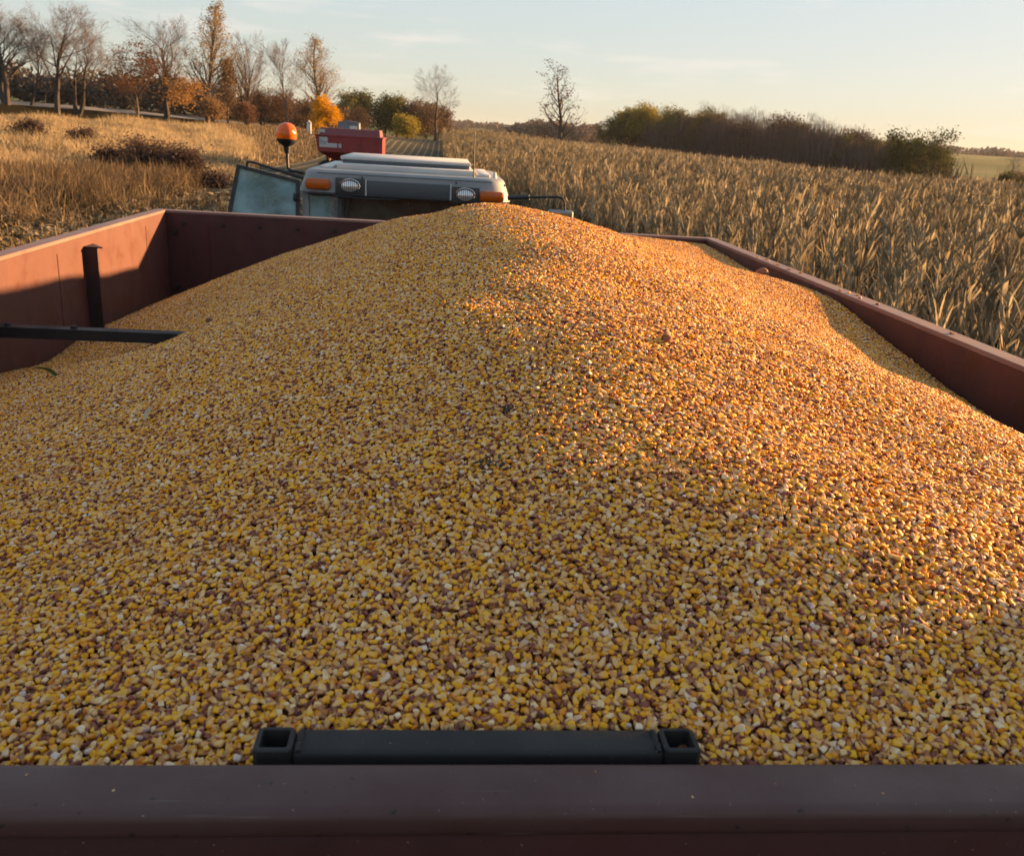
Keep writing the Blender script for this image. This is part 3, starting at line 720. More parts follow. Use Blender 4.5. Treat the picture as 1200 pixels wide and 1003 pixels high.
# ------------------------------------------------------------------ tractor
def build_tractor():
    T = empty('tractor', (-.285, 7.4, 0)); ox, oy = -.285, 7.4
    tag(T, 'tractor with pale grey cab roof standing ahead of the grain wagon', 'tractor')
    def put(mb, name, mat, parent=T, smooth='auto'):
        mb.v = [(a - ox, b - oy, c) for a, b, c in mb.v]; return mb.build(name, mat, parent, smooth)
    x0, x1 = -1.085, .525; cx = (x0 + x1) / 2; hw = (x1 - x0) / 2
    # roof: rounded slab, outline wider at the bottom of the fascia
    m = MB(); b = bmesh.new(); bmesh.ops.create_cube(b, size=1)
    bmesh.ops.scale(b, vec=(2 * hw, 1.75, .165), verts=b.verts)
    for v in b.verts:
        if v.co.z > 0: v.co.x *= .93; v.co.y *= .96
    vert = [e for e in b.edges if abs(e.verts[0].co.z - e.verts[1].co.z) > .1]
    bmesh.ops.bevel(b, geom=vert, offset=.16, segments=6, affect='EDGES', profile=.5)
    top = [e for e in b.edges if e.verts[0].co.z > .07 and e.verts[1].co.z > .07 and len(e.link_faces) == 2 and any(len(f.verts) < 6 for f in e.link_faces)]
    bmesh.ops.bevel(b, geom=top, offset=.028, segments=4, affect='EDGES', profile=.5)
    bmesh.ops.translate(b, vec=(cx, 6.5 + .875, 2.685), verts=b.verts); m.bm(b)
    roof = put(m, 'roof', M['cabgrey'])
    def sub(mb, name, mat, smooth='auto', p=roof): return put(mb, name, mat, p, smooth)
    m = MB(); m.box((cx - .01, 7.44, 2.786), (1.06, 1.3, .046), .008, 2); sub(m, 'roof_step', M['cabwhite'])
    m = MB(); m.box((cx - .01, 7.50, 2.822), (1.00, 1.10, .030), .004, 1); sub(m, 'roof_recess', M['cabpanel'])
    m = MB(); m.box((cx - .015, 7.50, 2.846), (1.03, 1.06, .030), .007, 2); sub(m, 'roof_cap', M['cabwhite'])
    for x in (cx - .62, cx + .60): m = MB(); m.box((x, 7.3, 2.775), (.10, 1.0, .03), .012, 2); sub(m, 'roof_rail', M['cabwhite'])
    # fascia at the rear: amber lamps, work lamps, panel
    yf = 6.5
    m = MB(); m.box((-.255, yf - .001, 2.657), (.62, .014, .105), .004, 2); sub(m, 'fascia_panel', M['cabpanel'])
    for x in (-.572, .062): m = MB(); m.box((x, yf - .003, 2.657), (.010, .014, .12), .002, 1); sub(m, 'fascia_strip', M['cabwhite'])
    for k, (lx, lz) in enumerate(((-.69, 2.660), (.172, 2.640))):
        m = MB(); m.box((lx, yf - .002, lz), (.215, .016, .118), .006, 2); hs = sub(m, 'lamp_housing', M['cabdark'])
        m = MB(); m.lathe([(0, -.030), (.030, -.028), (.048, -.020), (.054, -.008), (.054, .004)], (0, 0, 0), 'Y', 24)
        m.v = [(lx + a * 1.25 - ox, yf - .006 + b_ - oy, lz + c * .82) for a, b_, c in m.v]; m.build('work_lamp', M['lens'], hs)
        m = MB(); m.tube([(lx + .072 * math.cos(a) - ox, yf - .016 - oy, lz + .050 * math.sin(a)) for a in np.linspace(-.3, PI * .9, 14)], .006, 6); m.build('lamp_ring', M['chrome'], hs)
    for lx, lz, rz in ((-.925, 2.664, .0), (.372, 2.640, .0)):
        m = MB(); m.box((0, 0, 0), (.185, .05, .082), .024, 6); m.v = [(lx + a, yf - .012 + b_ * (1 - 3.2 * abs(c) * abs(c) / .0035 * .1), lz + c * (1 - 2.2 * abs(a) ** 1.5)) for a, b_, c in m.v]; sub(m, 'turn_signal', M['amber'])
    for x in (x0 + .06, -.60, .10, x1 - .06):
        m = MB(); m.lathe([(0, -.006), (.007, -.006), (.009, 0)], (x, yf - .001, 2.728), 'Y', 10); sub(m, 'screw', M['cabdark'])
    m = MB(); m.box((cx, yf - .003, 2.745), (1.30, .006, .006)); sub(m, 'roof_seam', M['cabdark'])
    m = MB(); m.box((cx, yf + .02, 2.596), (1.44, .05, .022), .006, 2); sub(m, 'roof_gasket', M['black'])
    m = MB(); m.tube([(-.80, yf - .008, 2.61), (-.79, yf - .02, 2.585), (-.60, yf - .015, 2.575), (-.35, yf - .012, 2.58)], .006, 6); sub(m, 'lamp_cable', M['black'])
    # pillars, glass, interior
    zb = 1.35
    for nm, px_, py_ in (('rear_pillar', x0 + .055, 6.60), ('rear_pillar', x1 - .055, 6.60), ('front_pillar', x0 + .12, 8.05), ('front_pillar', x1 - .12, 8.05)):
        m = MB(); m.box((px_, py_, (zb + 2.61) / 2), (.05, .06, 2.61 - zb), .01, 2); put(m, nm, M['cabgrey'] if nm[0] == 'r' else M['cabdark'])
    m = MB(); m.box((-.772, 6.60, (zb + 2.60) / 2), (.035, .05, 2.60 - zb), .008, 2); put(m, 'window_post', M['cabdark'])
    m = MB(); m.box((-.895, 6.605, (zb + 2.60) / 2), (.21, .006, 2.58 - zb)); put(m, 'quarter_window', M['glass'])
    m = MB(); m.box((-.145, 6.605, (zb + 2.60) / 2), (1.21, .006, 2.58 - zb)); rw = put(m, 'rear_window', M['glassd'])
    m = MB(); m.tube([(-.70, 6.585, 2.58), (-.735, 6.58, 2.35), (-.70, 6.58, 2.1)], .009, 6); put(m, 'wiper', M['black'], rw)
    m = MB(); m.box((x1 - .03, 7.3, (zb + 2.6) / 2), (.006, 1.4, 2.58 - zb)); put(m, 'side_window', M['glass'])
    m = MB(); m.box((-.285, 8.1, (zb + 2.6) / 2), (1.3, .006, 2.58 - zb)); put(m, 'windscreen', M['glass'])
    m = MB(); m.box((-.285, 7.3, 2.585), (1.4, 1.5, .02)); put(m, 'headliner', M['tan'])
    m = MB(); m.box((-.285, 7.15, 1.55), (.52, .5, .16), .05, 3); m.box((-.285, 6.88, 1.95), (.5, .14, .75), .05, 3); m.box((-.285, 6.88, 2.38), (.26, .1, .16), .04, 3); put(m, 'seat', M['tan'])
    m = MB(); m.box((-.285, 7.3, 1.2), (1.45, 1.5, .3), .04, 2); put(m, 'cab_floor', M['cabdark'])
    # opened side door, swung out square to the cab, its hinge on the rear pillar
    D = empty('door'); D.parent = T
    q = [(-1.515, 2.775), (-1.062, 2.683), (-1.075, 2.10), (-1.20, 1.5), (-1.62, 1.5), (-1.665, 2.10)]
    yd = 6.52
    pts = [Vector((a, yd, c)) for a, c in q]
    m = MB(); n = len(q); cxy = Vector((sum(p[0] for p in q) / n, sum(p[1] for p in q) / n))
    inn = []
    for i in range(n):
        p0, p1, p2 = Vector(q[i - 1]), Vector(q[i]), Vector(q[(i + 1) % n])
        d = ((p0 - p1).normalized() + (p2 - p1).normalized()); d.normalize(); sn = abs((p0 - p1).normalized().cross(d))
        inn.append(p1 + d * (.026 / max(.3, sn)))
    vs = []
    for yy in (yd - .018, yd + .018): vs += [(a, yy, c) for a, c in q] + [(p.x, yy, p.y) for p in inn]
    fs = []
    for i in range(n):
        j = (i + 1) % n
        fs += [(i, j, n + j, n + i), (2 * n + i, 3 * n + i, 3 * n + j, 2 * n + j), (i, 2 * n + i, 2 * n + j, j), (n + i, n + j, 3 * n + j, 3 * n + i)]
    m.add(vs, fs); put(m, 'door_frame', M['cabdark'], D, False)
    m = MB(); m.prism([(p.x, p.y) for p in inn], 'Y', yd - .003, yd + .003); put(m, 'door_glass', M['glass'], D, False)
    m = MB(); m.tube([(-1.44, 6.50, 2.765), (-1.43, 6.48, 2.795), (-1.40, 6.48, 2.795), (-1.20, 6.48, 2.745), (-1.03, 6.49, 2.70)], [.009, .009, .009, .011, .014], 8); put(m, 'door_bar', M['black'], D)
    m = MB(); m.box((-1.09, 6.49, 2.56), (.03, .05, .06), .008, 2); put(m, 'door_latch', M['black'], D)
    # flashing beacon on a bent stem
    B = empty('beacon'); B.parent = T
    bz = 3.005
    prof = [(.0, .080), (.028, .076), (.050, .064), (.066, .042), (.074, .012), (.074, -.012), (.070, -.035)]
    m = MB(); m.lathe(prof, (-1.148, 6.5, bz), 'Z', 28); put(m, 'beacon_lens', M['beacon'], B)
    m = MB(); m.lathe([(.0, -.028), (.075, -.034), (.072, -.05), (.05, -.072), (.026, -.085), (.020, -.13), (.014, -.135), (0, -.135)], (-1.148, 6.5, bz), 'Z', 24)
    m.lathe([(.0, .03), (.022, .03), (.026, -.03)], (-1.148, 6.5, bz), 'Z', 12); put(m, 'beacon_base', M['black'], B)
    m = MB(); m.tube([(-1.148, 6.5, bz - .11), (-1.146, 6.5, 2.80), (-1.143, 6.5, 2.765), (-1.12, 6.5, 2.748), (-1.03, 6.51, 2.735)], [.013, .010, .010, .012, .014], 8); put(m, 'beacon_stem', M['black'], B)
    # aerial
    m = MB(); m.tube([(.235, 6.62, 2.76), (.234, 6.62, 2.80), (.228, 6.62, 3.10)], [.009, .0055, .0045], 6); put(m, 'aerial', M['black'])
    m = MB(); m.lathe([(0, .05), (.012, .045), (.02, .0)], (.40, 6.72, 2.765), 'Z', 10); put(m, 'roof_knob', M['cabwhite'])
    # mirror on a bent arm
    A = empty('mirror_arm'); A.parent = T
    m = MB(); m.tube([(.50, 6.55, 2.635), (.66, 6.50, 2.652)], .02, 8); m.tube([(.64, 6.5, 2.652), (.88, 6.5, 2.667), (.915, 6.5, 2.655), (.935, 6.5, 2.62), (.94, 6.5, 2.54)], .010, 8); put(m, 'arm_tube', M['black'], A)
    m = MB(); m.box((.905, 6.50, 2.50), (.20, .05, .14), .02, 3); put(m, 'mirror_shell', M['cabgrey'], A)
    m = MB(); m.box((.905, 6.473, 2.50), (.17, .004, .11), .001, 1); put(m, 'mirror_face', M['mirror'], A)
    # lower body
    m = MB(); m.box((-.285, 9.3, 1.35), (.8, 2.3, .75), .08, 3); put(m, 'bonnet', M['tracgreen'])
    m = MB(); m.box((-.285, 8.0, .85), (.5, 4.2, .4), .05, 2); put(m, 'transmission', M['cabdark'])
    m = MB(); m.tube([(-.65, 8.5, 1.6), (-.65, 8.5, 2.5)], .05, 10); put(m, 'exhaust', M['cabdark'])
    for s in (-1, 1):
        m = MB(); m.lathe([(.42, -.2), (.62, -.23), (.78, -.2), (.84, -.1), (.85, 0), (.84, .1), (.78, .2), (.62, .23), (.42, .2)], (-.285 + s * .82, 6.9, .85), 'X', 40)
        for k in range(22):
            a = 2 * PI * k / 22
            m.box((-.285 + s * .82 + (.1 if k % 2 else -.1), 6.9 + .85 * math.cos(a), .85 + .85 * math.sin(a)), (.22, .06, .05), 0, 1, Matrix.Rotation(a - PI / 2, 3, 'X'))
        wh = put(m, 'rear_wheel', M['rubber'])
        m = MB(); m.lathe([(0, s * .1), (.15, s * .1), (.18, s * .04), (.38, s * .08), (.43, s * .19)], (-.285 + s * .82, 6.9, .85), 'X', 28); put(m, 'wheel_rim', M['cabwhite'], wh)
        m = MB(); m.lathe([(.27, -.14), (.42, -.17), (.52, -.12), (.53, 0), (.52, .12), (.42, .17), (.27, .14)], (-.285 + s * .75, 9.9, .53), 'X', 32); wh = put(m, 'front_wheel', M['rubber'])
        m = MB(); m.lathe([(0, s * .07), (.1, s * .07), (.24, s * .05), (.28, s * .12)], (-.285 + s * .75, 9.9, .53), 'X', 24); put(m, 'wheel_rim', M['cabwhite'], wh)
        m = MB(); m.box((-.285 + s * .82, 6.9, 1.74), (.5, 1.3, .05), .02, 2); put(m, 'fender', M['tracgreen'])
build_tractor()

# ------------------------------------------------------------------ second wagon far ahead
def build_far_wagon():
    gz = Hs(-4.9, 50); X0, Y0 = -4.92, 51.2
    T = empty('gravity_wagon', (X0, Y0, gz), .0); T.scale = (1.06, 1.06, 1.05)
    tag(T, 'dark red gravity wagon with white lettering panel standing in the cut rows beyond the tractor', 'wagon')
    def put(mb, name, mat, parent=T, smooth='auto'): return mb.build(name, mat, parent, smooth)
    hl, hw = 1.66, 1.2
    zt = 2.40 - gz; z1 = 1.62 - gz
    m = MB(); m.add([(-hl, -hw, zt), (hl, -hw, zt), (hl, hw, zt), (-hl, hw, zt), (-hl + .12, -hw, z1), (hl - .0, -hw, z1), (hl - .0, hw, z1), (-hl + .12, hw, z1), (-hl + 1.0, -.3, .8), (hl - .9, -.3, .8), (hl - .9, .3, .8), (-hl + 1.0, .3, .8)],
          [(0, 1, 5, 4), (1, 2, 6, 5), (2, 3, 7, 6), (3, 0, 4, 7), (4, 5, 9, 8), (5, 6, 10, 9), (6, 7, 11, 10), (7, 4, 8, 11), (8, 9, 10, 11)])
    put(m, 'box', M['red2'], smooth=False)
    m = MB()
    for s in (-1, 1):
        m.box((0, s * hw, zt), (2 * hl + .08, .08, .08), .01, 1); m.box((s * hl, 0, zt), (.08, 2 * hw, .08), .01, 1)
        for x in (-.55, .55): m.box((x, s * (hw + .02), (zt + z1) / 2), (.06, .05, zt - z1 - .1))
    put(m, 'side_rib', M['red2'])
    m = MB(); zx = zt + .37
    m.add([(-hl + .18, -hw + .1, zt + .04), (hl - .12, -hw + .1, zt + .04), (hl - .12, hw - .1, zt + .04), (-hl + .18, hw - .1, zt + .04), (-hl + .24, -hw + .16, zx), (hl - .16, -hw + .16, zx), (hl - .16, hw - .16, zx), (-hl + .24, hw - .16, zx)],
          [(0, 1, 5, 4), (1, 2, 6, 5), (2, 3, 7, 6), (3, 0, 4, 7), (4, 5, 6, 7)]); put(m, 'extension', M['red3'], smooth=False)
    m = MB(); m.box((-1.34, -hw + .07, zt + .21), (.30, .02, .16)); put(m, 'extension_plate', M['white'])
    m = MB(); m.box((-1.26, -hw - .012, zt - .33), (.40, .012, .48), .003, 1); m.box((-.72, -hw - .012, zt - .47), (.68, .012, .20), .003, 1); pl = put(m, 'name_plate', M['white'])
    m = MB()
    m.tube([(-1.40, -hw - .02, zt - .18), (-1.36, -hw - .02, zt - .42), (-1.28, -hw - .02, zt - .24), (-1.20, -hw - .02, zt - .44), (-1.14, -hw - .02, zt - .28)], .022, 5); put(m, 'emblem', M['decalblue'], pl)
    m = MB()
    for s in (-1, 1):
        m.box((0, s * .4, .68), (3.2, .12, .16))
        for x in (-1.2, 1.2): m.tube([(x, s * .4, .7), (x * .9, s * 1.0, 1.5)], .05, 6)
    put(m, 'chassis', M['darkred'])
    for x in (-1.15, 1.15):
        for s in (-1, 1):
            m = MB(); m.lathe([(.0, -.1), (.24, -.12), (.42, -.13), (.46, 0), (.42, .13), (.24, .12), (.0, .1)], (x, s * .95, .46), 'Y', 24); put(m, 'wheel', M['rubber'])
build_far_wagon()

def build_shed():
    x, y = -11.5, 118.0; z = Hs(x, y)
    T = empty('shed', (x, y, z)); tag(T, 'small blue grey metal shed behind the red gravity wagon', 'shed')
    T.scale = (1.12, 1, .66)
    m = MB(); m.box((0, 0, 1.3), (2.3, 2.2, 2.6)); m.build('wall', M['shed'], T)
    m = MB(); m.prism([(-1.3, 2.6), (1.3, 2.6), (0, 2.95)], 'Y', -1.2, 1.2); m.build('roof', M['shed'], T)
    m = MB(); m.box((.55, -1.12, 1.0), (.8, .05, 2.0)); m.build('door', M['cabwhite'], T)
    x, y = -15.6, 112; z = Hs(x, y)
    m = MB(); m.box((0, 0, .55), (.5, .4, 1.3), .05, 2); m.prism([(-.3, 1.2), (.3, 1.2), (0, 1.5)], 'Y', -.25, .25)
    o = m.build('utility_cabinet', M['cabwhite']); o.location = (x, y, z); tag(o, 'pale upright utility cabinet at the field edge left of the yellow tree', 'cabinet')
build_shed()

# ------------------------------------------------------------------ trees
def rot_dir(d, ang, az):
    a = d.orthogonal().normalized(); a = Quaternion(d, az) @ a
    return (Quaternion(a, ang) @ d).normalized()
def gen_tree(seed, h, r0, kind):
    """returns (limb builder, twig builder, twig tips)"""
    R = random.Random(seed); limb = MB(); twig = MB(); tips = []
    K = dict(fork=0.0, up=.18, spread=(.45, .95), nchild=(4, 6), first=.28, lenf=(.42, .62), levels=4, wob=.12, columnar=False)
    K.update(kind)
    def branch(p, d, L, r, lev):
        n = 7 if lev == 0 else (5 if lev < 3 else 3)
        pts = [p]; rs = [r]; dd = d.copy()
        for i in range(n):
            dd = (dd + Vector((R.gauss(0, 1), R.gauss(0, 1), R.gauss(0, 1))) * K['wob'] * (.5 if lev == 0 else 1) + Vector((0, 0, K['up'] * (.4 if lev == 0 else 1)))).normalized()
            pts.append(pts[-1] + dd * (L / n)); t = (i + 1) / n
            rs.append(max(.006, r * (1 - t * (.80 if lev == 0 else .85))))
        (limb if lev < 2 else twig).tube(pts, rs, 7 if lev == 0 else (5 if lev == 1 else 3), cap=False)
        if lev >= K['levels'] - 1: tips.extend(pts[1:])
        if lev >= K['levels']: return
        nc = R.randint(*K['nchild']) + (int(K.get('extra', 4)) if lev == 0 else 0)
        for c in range(nc):
            t = K['first'] + (1 - K['first']) * ((c + R.random()) / nc) if lev == 0 else .2 + .8 * (c + R.random()) / nc
            t = min(t, .985); f = t * n; i = int(f); q = pts[i].lerp(pts[min(i + 1, n)], f - i)
            base_d = (pts[min(i + 1, n)] - pts[i]).normalized()
            ang = R.uniform(*K['spread']) * (1.0 if lev else (1.1 - .35 * t))
            nd = rot_dir(base_d, ang, R.uniform(0, 2 * PI))
            ll = L * R.uniform(*K['lenf']) * (1.05 - (.45 if not K['columnar'] else .2) * (t if lev == 0 else t * .7))
            if K['columnar'] and lev == 0: ll = min(ll, h * .34 * (1.15 - t))
            branch(q, nd, ll, max(.007, rs[i] * R.uniform(.38, .58)), lev + 1)
    ntr = K.get('trunks', 1)
    for k in range(ntr):
        d = Vector((K.get('lean', 0) + (R.uniform(-.28, .28) if ntr > 1 else 0), R.uniform(-.1, .1) if ntr > 1 else 0, 1)).normalized()
        branch(Vector((R.uniform(-.3, .3) if ntr > 1 else 0, 0, -.1)), d, h * (K.get('tl', .80) if not K['columnar'] else .95) * (R.uniform(.8, 1) if k else 1), r0, 0)
    return limb, twig, tips
def leaves(mb, pts, n, size, seed, spread=.35, mi=1, zlo=None, zhi=None):
    R = random.Random(seed); P = [p for p in pts if (zlo is None or p.z >= zlo) and (zhi is None or p.z <= zhi)]
    if not P: return
    for _ in range(n):
        p = R.choice(P) + Vector((R.gauss(0, spread), R.gauss(0, spread), R.gauss(0, spread * .8)))
        a = Vector((R.gauss(0, 1), R.gauss(0, 1), R.gauss(0, 1))).normalized(); b = a.orthogonal().normalized()
        s = size * R.uniform(.6, 1.4)
        a *= s * .5; b *= s * .38
        mb.add([tuple(p - a), tuple(p + b), tuple(p + a), tuple(p - b)], [(0, 1, 2, 3)], mi)
def tree(name, label, xy, h, r0, seed, kind, leaf=None, nleaf=0, lsize=.22, group=None, twigmat='twig', bark='bark', cat='tree', lrange=(None, None), lspread=.35, rz=0.0, leaf2=None, zoff=0.0, wide=1.0):
    limb, twig, tips = gen_tree(seed, h, r0, kind)
    mats = [M[twigmat]]
    if leaf: mats.append(M[leaf]); leaves(twig, tips, nleaf, lsize, seed + 1, lspread, 1, *lrange)
    if leaf2: mats.append(M[leaf2[0]]); leaves(twig, tips, leaf2[1], lsize, seed + 2, lspread, 2, leaf2[2], leaf2[3])
    T = empty(name, (xy[0], xy[1], Hs(*xy) + zoff), rz); tag(T, label, cat, group)
    for n_, mb, mt in (('trunk', limb, M[bark]), ('crown', twig, mats)):
        me = bpy.data.meshes.new(n_); me.from_pydata(mb.v, [], mb.f)
        mt = mt if isinstance(mt, list) else [mt]
        for q in mt: me.materials.append(q)
        if len(mt) > 1: me.polygons.foreach_set('material_index', mb.m)
        me.update(); obj(n_, me, T)
    # real height by the top of the crown
    zt = max(v[2] for v in twig.v) if twig.v else h
    T.scale = (h / zt * wide, h / zt * wide, h / zt)
    return T
def copy_tree(src, xy, s, rz, label=None, group=None, sx=1.0, zoff=0.0):
    r = src.copy(); COL.objects.link(r); r.location = (xy[0], xy[1], Hs(*xy) + zoff); r.rotation_euler = (0, 0, rz)
    f = src.scale[0] * s; r.scale = (f * sx, f * sx, f)
    if label: r['label'] = label
    if group: r['group'] = group
    for ch in list(src.children):
        c = ch.copy(); COL.objects.link(c); c.parent = r
    return r
BARE = dict(levels=4, spread=(.4, .95), up=.06, nchild=(5, 6), first=.45, lenf=(.5, .74), tl=.76)
VASE = dict(levels=4, spread=(.3, .65), up=.12, nchild=(4, 5), first=.22, lenf=(.5, .75), trunks=2, tl=.78)
POP = dict(levels=3, columnar=True, spread=(.45, .8), up=.13, nchild=(6, 8), first=.14, lenf=(.36, .6), extra=26, wob=.09)
BUSH = dict(levels=3, spread=(.5, 1.0), up=.05, nchild=(5, 7), first=.15, lenf=(.5, .75))
G1 = None
tree('bare_tree', 'big bare tree with a forked trunk at the far left edge of the photo', (-42.4, 95.6), 11.4, .34, 1, dict(BARE, trunks=2, extra=6), wide=1.35)
tree('bare_tree', 'bare tree with a slim leaning trunk just right of the leftmost forked one', (-41.5, 98.2), 10.0, .19, 2, dict(BARE, lean=.16, extra=4), wide=1.25)
tree('bare_tree', 'short thin bare tree between the leaning trunk and the tall straight one at left', (-42.0, 103.4), 6.3, .12, 3, dict(BARE, levels=3))
tree('bare_tree', 'tall straight bare tree with a high round crown, in the left cluster', (-38.6, 98.2), 11.4, .25, 4, dict(BARE, first=.4, extra=6), wide=1.4)
tree('bare_tree', 'bare tree leaning right with a wide side branch, rightmost of the left cluster', (-37.6, 100.4), 9.4, .22, 5, dict(BARE, lean=.12, trunks=2, extra=3), wide=1.4)
tree('autumn_tree', 'sparse brown leaved tree with a pale trunk beside the road at left', (-33.3, 106.4), 8.6, .16, 6, dict(BUSH, levels=4, first=.12, nchild=(4, 5), extra=8), 'l_rust', 3600, .20, lspread=.4, bark='barkpale', wide=1.3)
tree('autumn_tree', 'large grey crowned tree with orange leaves on its lower branches', (-31.2, 110.0), 11.6, .30, 7, dict(BARE, spread=(.35, .8), first=.2, extra=8), 'l_orange', 1500, .2, lrange=(1.2, 4.6), lspread=.5, wide=1.4)
tree('poplar_tree', 'tallest narrow poplar in the left row, nearly reaching the top edge', (-27.8, 114.2), 14.0, .26, 8, POP, 'l_tan', 2200, .16, twigmat='twigpale', bark='barkpale', lspread=.3, wide=1.35)
tree('autumn_tree', 'dark brown narrow leafy tree right beside the tallest poplar', (-25.9, 116.7), 8.0, .16, 9, dict(BUSH, columnar=True, extra=14, levels=3, up=.2), 'l_brown', 3600, .20, lspread=.35)
tree('bare_tree', 'vase shaped bare tree with several upright limbs, behind the dark brown tree', (-24.7, 122.0), 11.8, .24, 10, dict(VASE, trunks=3), twigmat='twig', wide=1.3)
tree('bare_tree', 'slim bare tree with a clear pale trunk above the orange beacon', (-20.2, 125.9), 11.6, .16, 11, dict(BARE, first=.35, spread=(.25, .55)), bark='barkpale', wide=1.35)
tree('poplar_tree', 'broad pale poplar behind the bright yellow tree', (-17.4, 138.4), 13.6, .26, 12, dict(POP, spread=(.5, .9), extra=20, lenf=(.45, .7)), 'l_tan', 2000, .16, twigmat='twigpale', bark='barkpale', lspread=.35, wide=1.4)
tree('yellow_tree', 'bright yellow leafed small tree behind the red gravity wagon', (-15.2, 126.6), 5.6, .16, 13, dict(BUSH, levels=3, extra=14, first=.05), 'l_yellow', 6500, .24, lspread=.38)
for k, (x, y, h, lf, lab) in enumerate([(-23.5, 126, 5.4, 'l_rust', 'broad rust brown bush under the slim bare tree, left one'), (-21.2, 128, 6.3, 'l_rust', 'tall rust brown bush under the slim bare tree, right one'),
        (-26.7, 113.0, 3.6, 'l_orange', 'small orange bush at the foot of the tallest poplar'), (-24.3, 118.5, 3.4, 'l_rust', 'low dark rust bush between poplar and beacon'), (-18.6, 133, 5.0, 'l_brown', 'dull brown bush left of the bright yellow tree'), (-12.2, 140, 4.6, 'l_brown', 'dull brown bush right of the bright yellow tree')]):
    tree('autumn_bush', lab, (x, y), h, .08, 30 + k, dict(BUSH, trunks=6, levels=3, extra=3, first=.15), lf, 1700, .18, lspread=.32, cat='bush', twigmat='twig')
tree('bare_tree', 'lone bare tree with a rounded crown at the right end of the small wood', (-1.2, 164.5), 13.0, .26, 14, dict(BARE, first=.30, extra=5, spread=(.4, .8)), wide=1.45)
tree('bare_tree', 'lone tall bare tree with a thin upright top standing in the corn field', (28.6, 227.7), 21.5, .34, 15, dict(BARE, first=.12, columnar=False, spread=(.5, 1.0), lenf=(.28, .42), up=.12, extra=14, wob=.1), 'l_brown', 500, .3, wide=1.7)
# small wood in the middle distance
SM = [(-18.2, 186, 8.2, 'l_olive', 'dark olive rounded tree at the left end of the small wood'), (-14.7, 189, 9.2, 'l_olive', 'tallest dark olive tree of the small wood'), (-11.6, 191, 9.0, 'l_olive', 'dark olive tree in the centre of the small wood'),
      (-9.0, 190, 8.8, 'l_ygreen', 'mustard topped tree in the small wood, just right of the dark olive ones'), (-6.0, 188, 8.0, 'l_brown', 'brown tree in the small wood behind the pale yellow bush'), (-6.6, 180, 5.2, 'l_ygreen', 'pale yellow green bush in front of the small wood'), (-3.2, 190, 8.2, 'l_brown', 'brown tree second from the right end of the small wood'), (-.8, 195, 7.8, 'l_brown', 'low brown tree at the right end of the small wood')]
for k, (x, y, h, lf, lab) in enumerate(SM):
    tree('autumn_tree', lab, (x, y), h, .15, 50 + k, dict(BUSH, levels=3, extra=10, first=.04, trunks=2), lf, 4200, .42, lspread=.75)
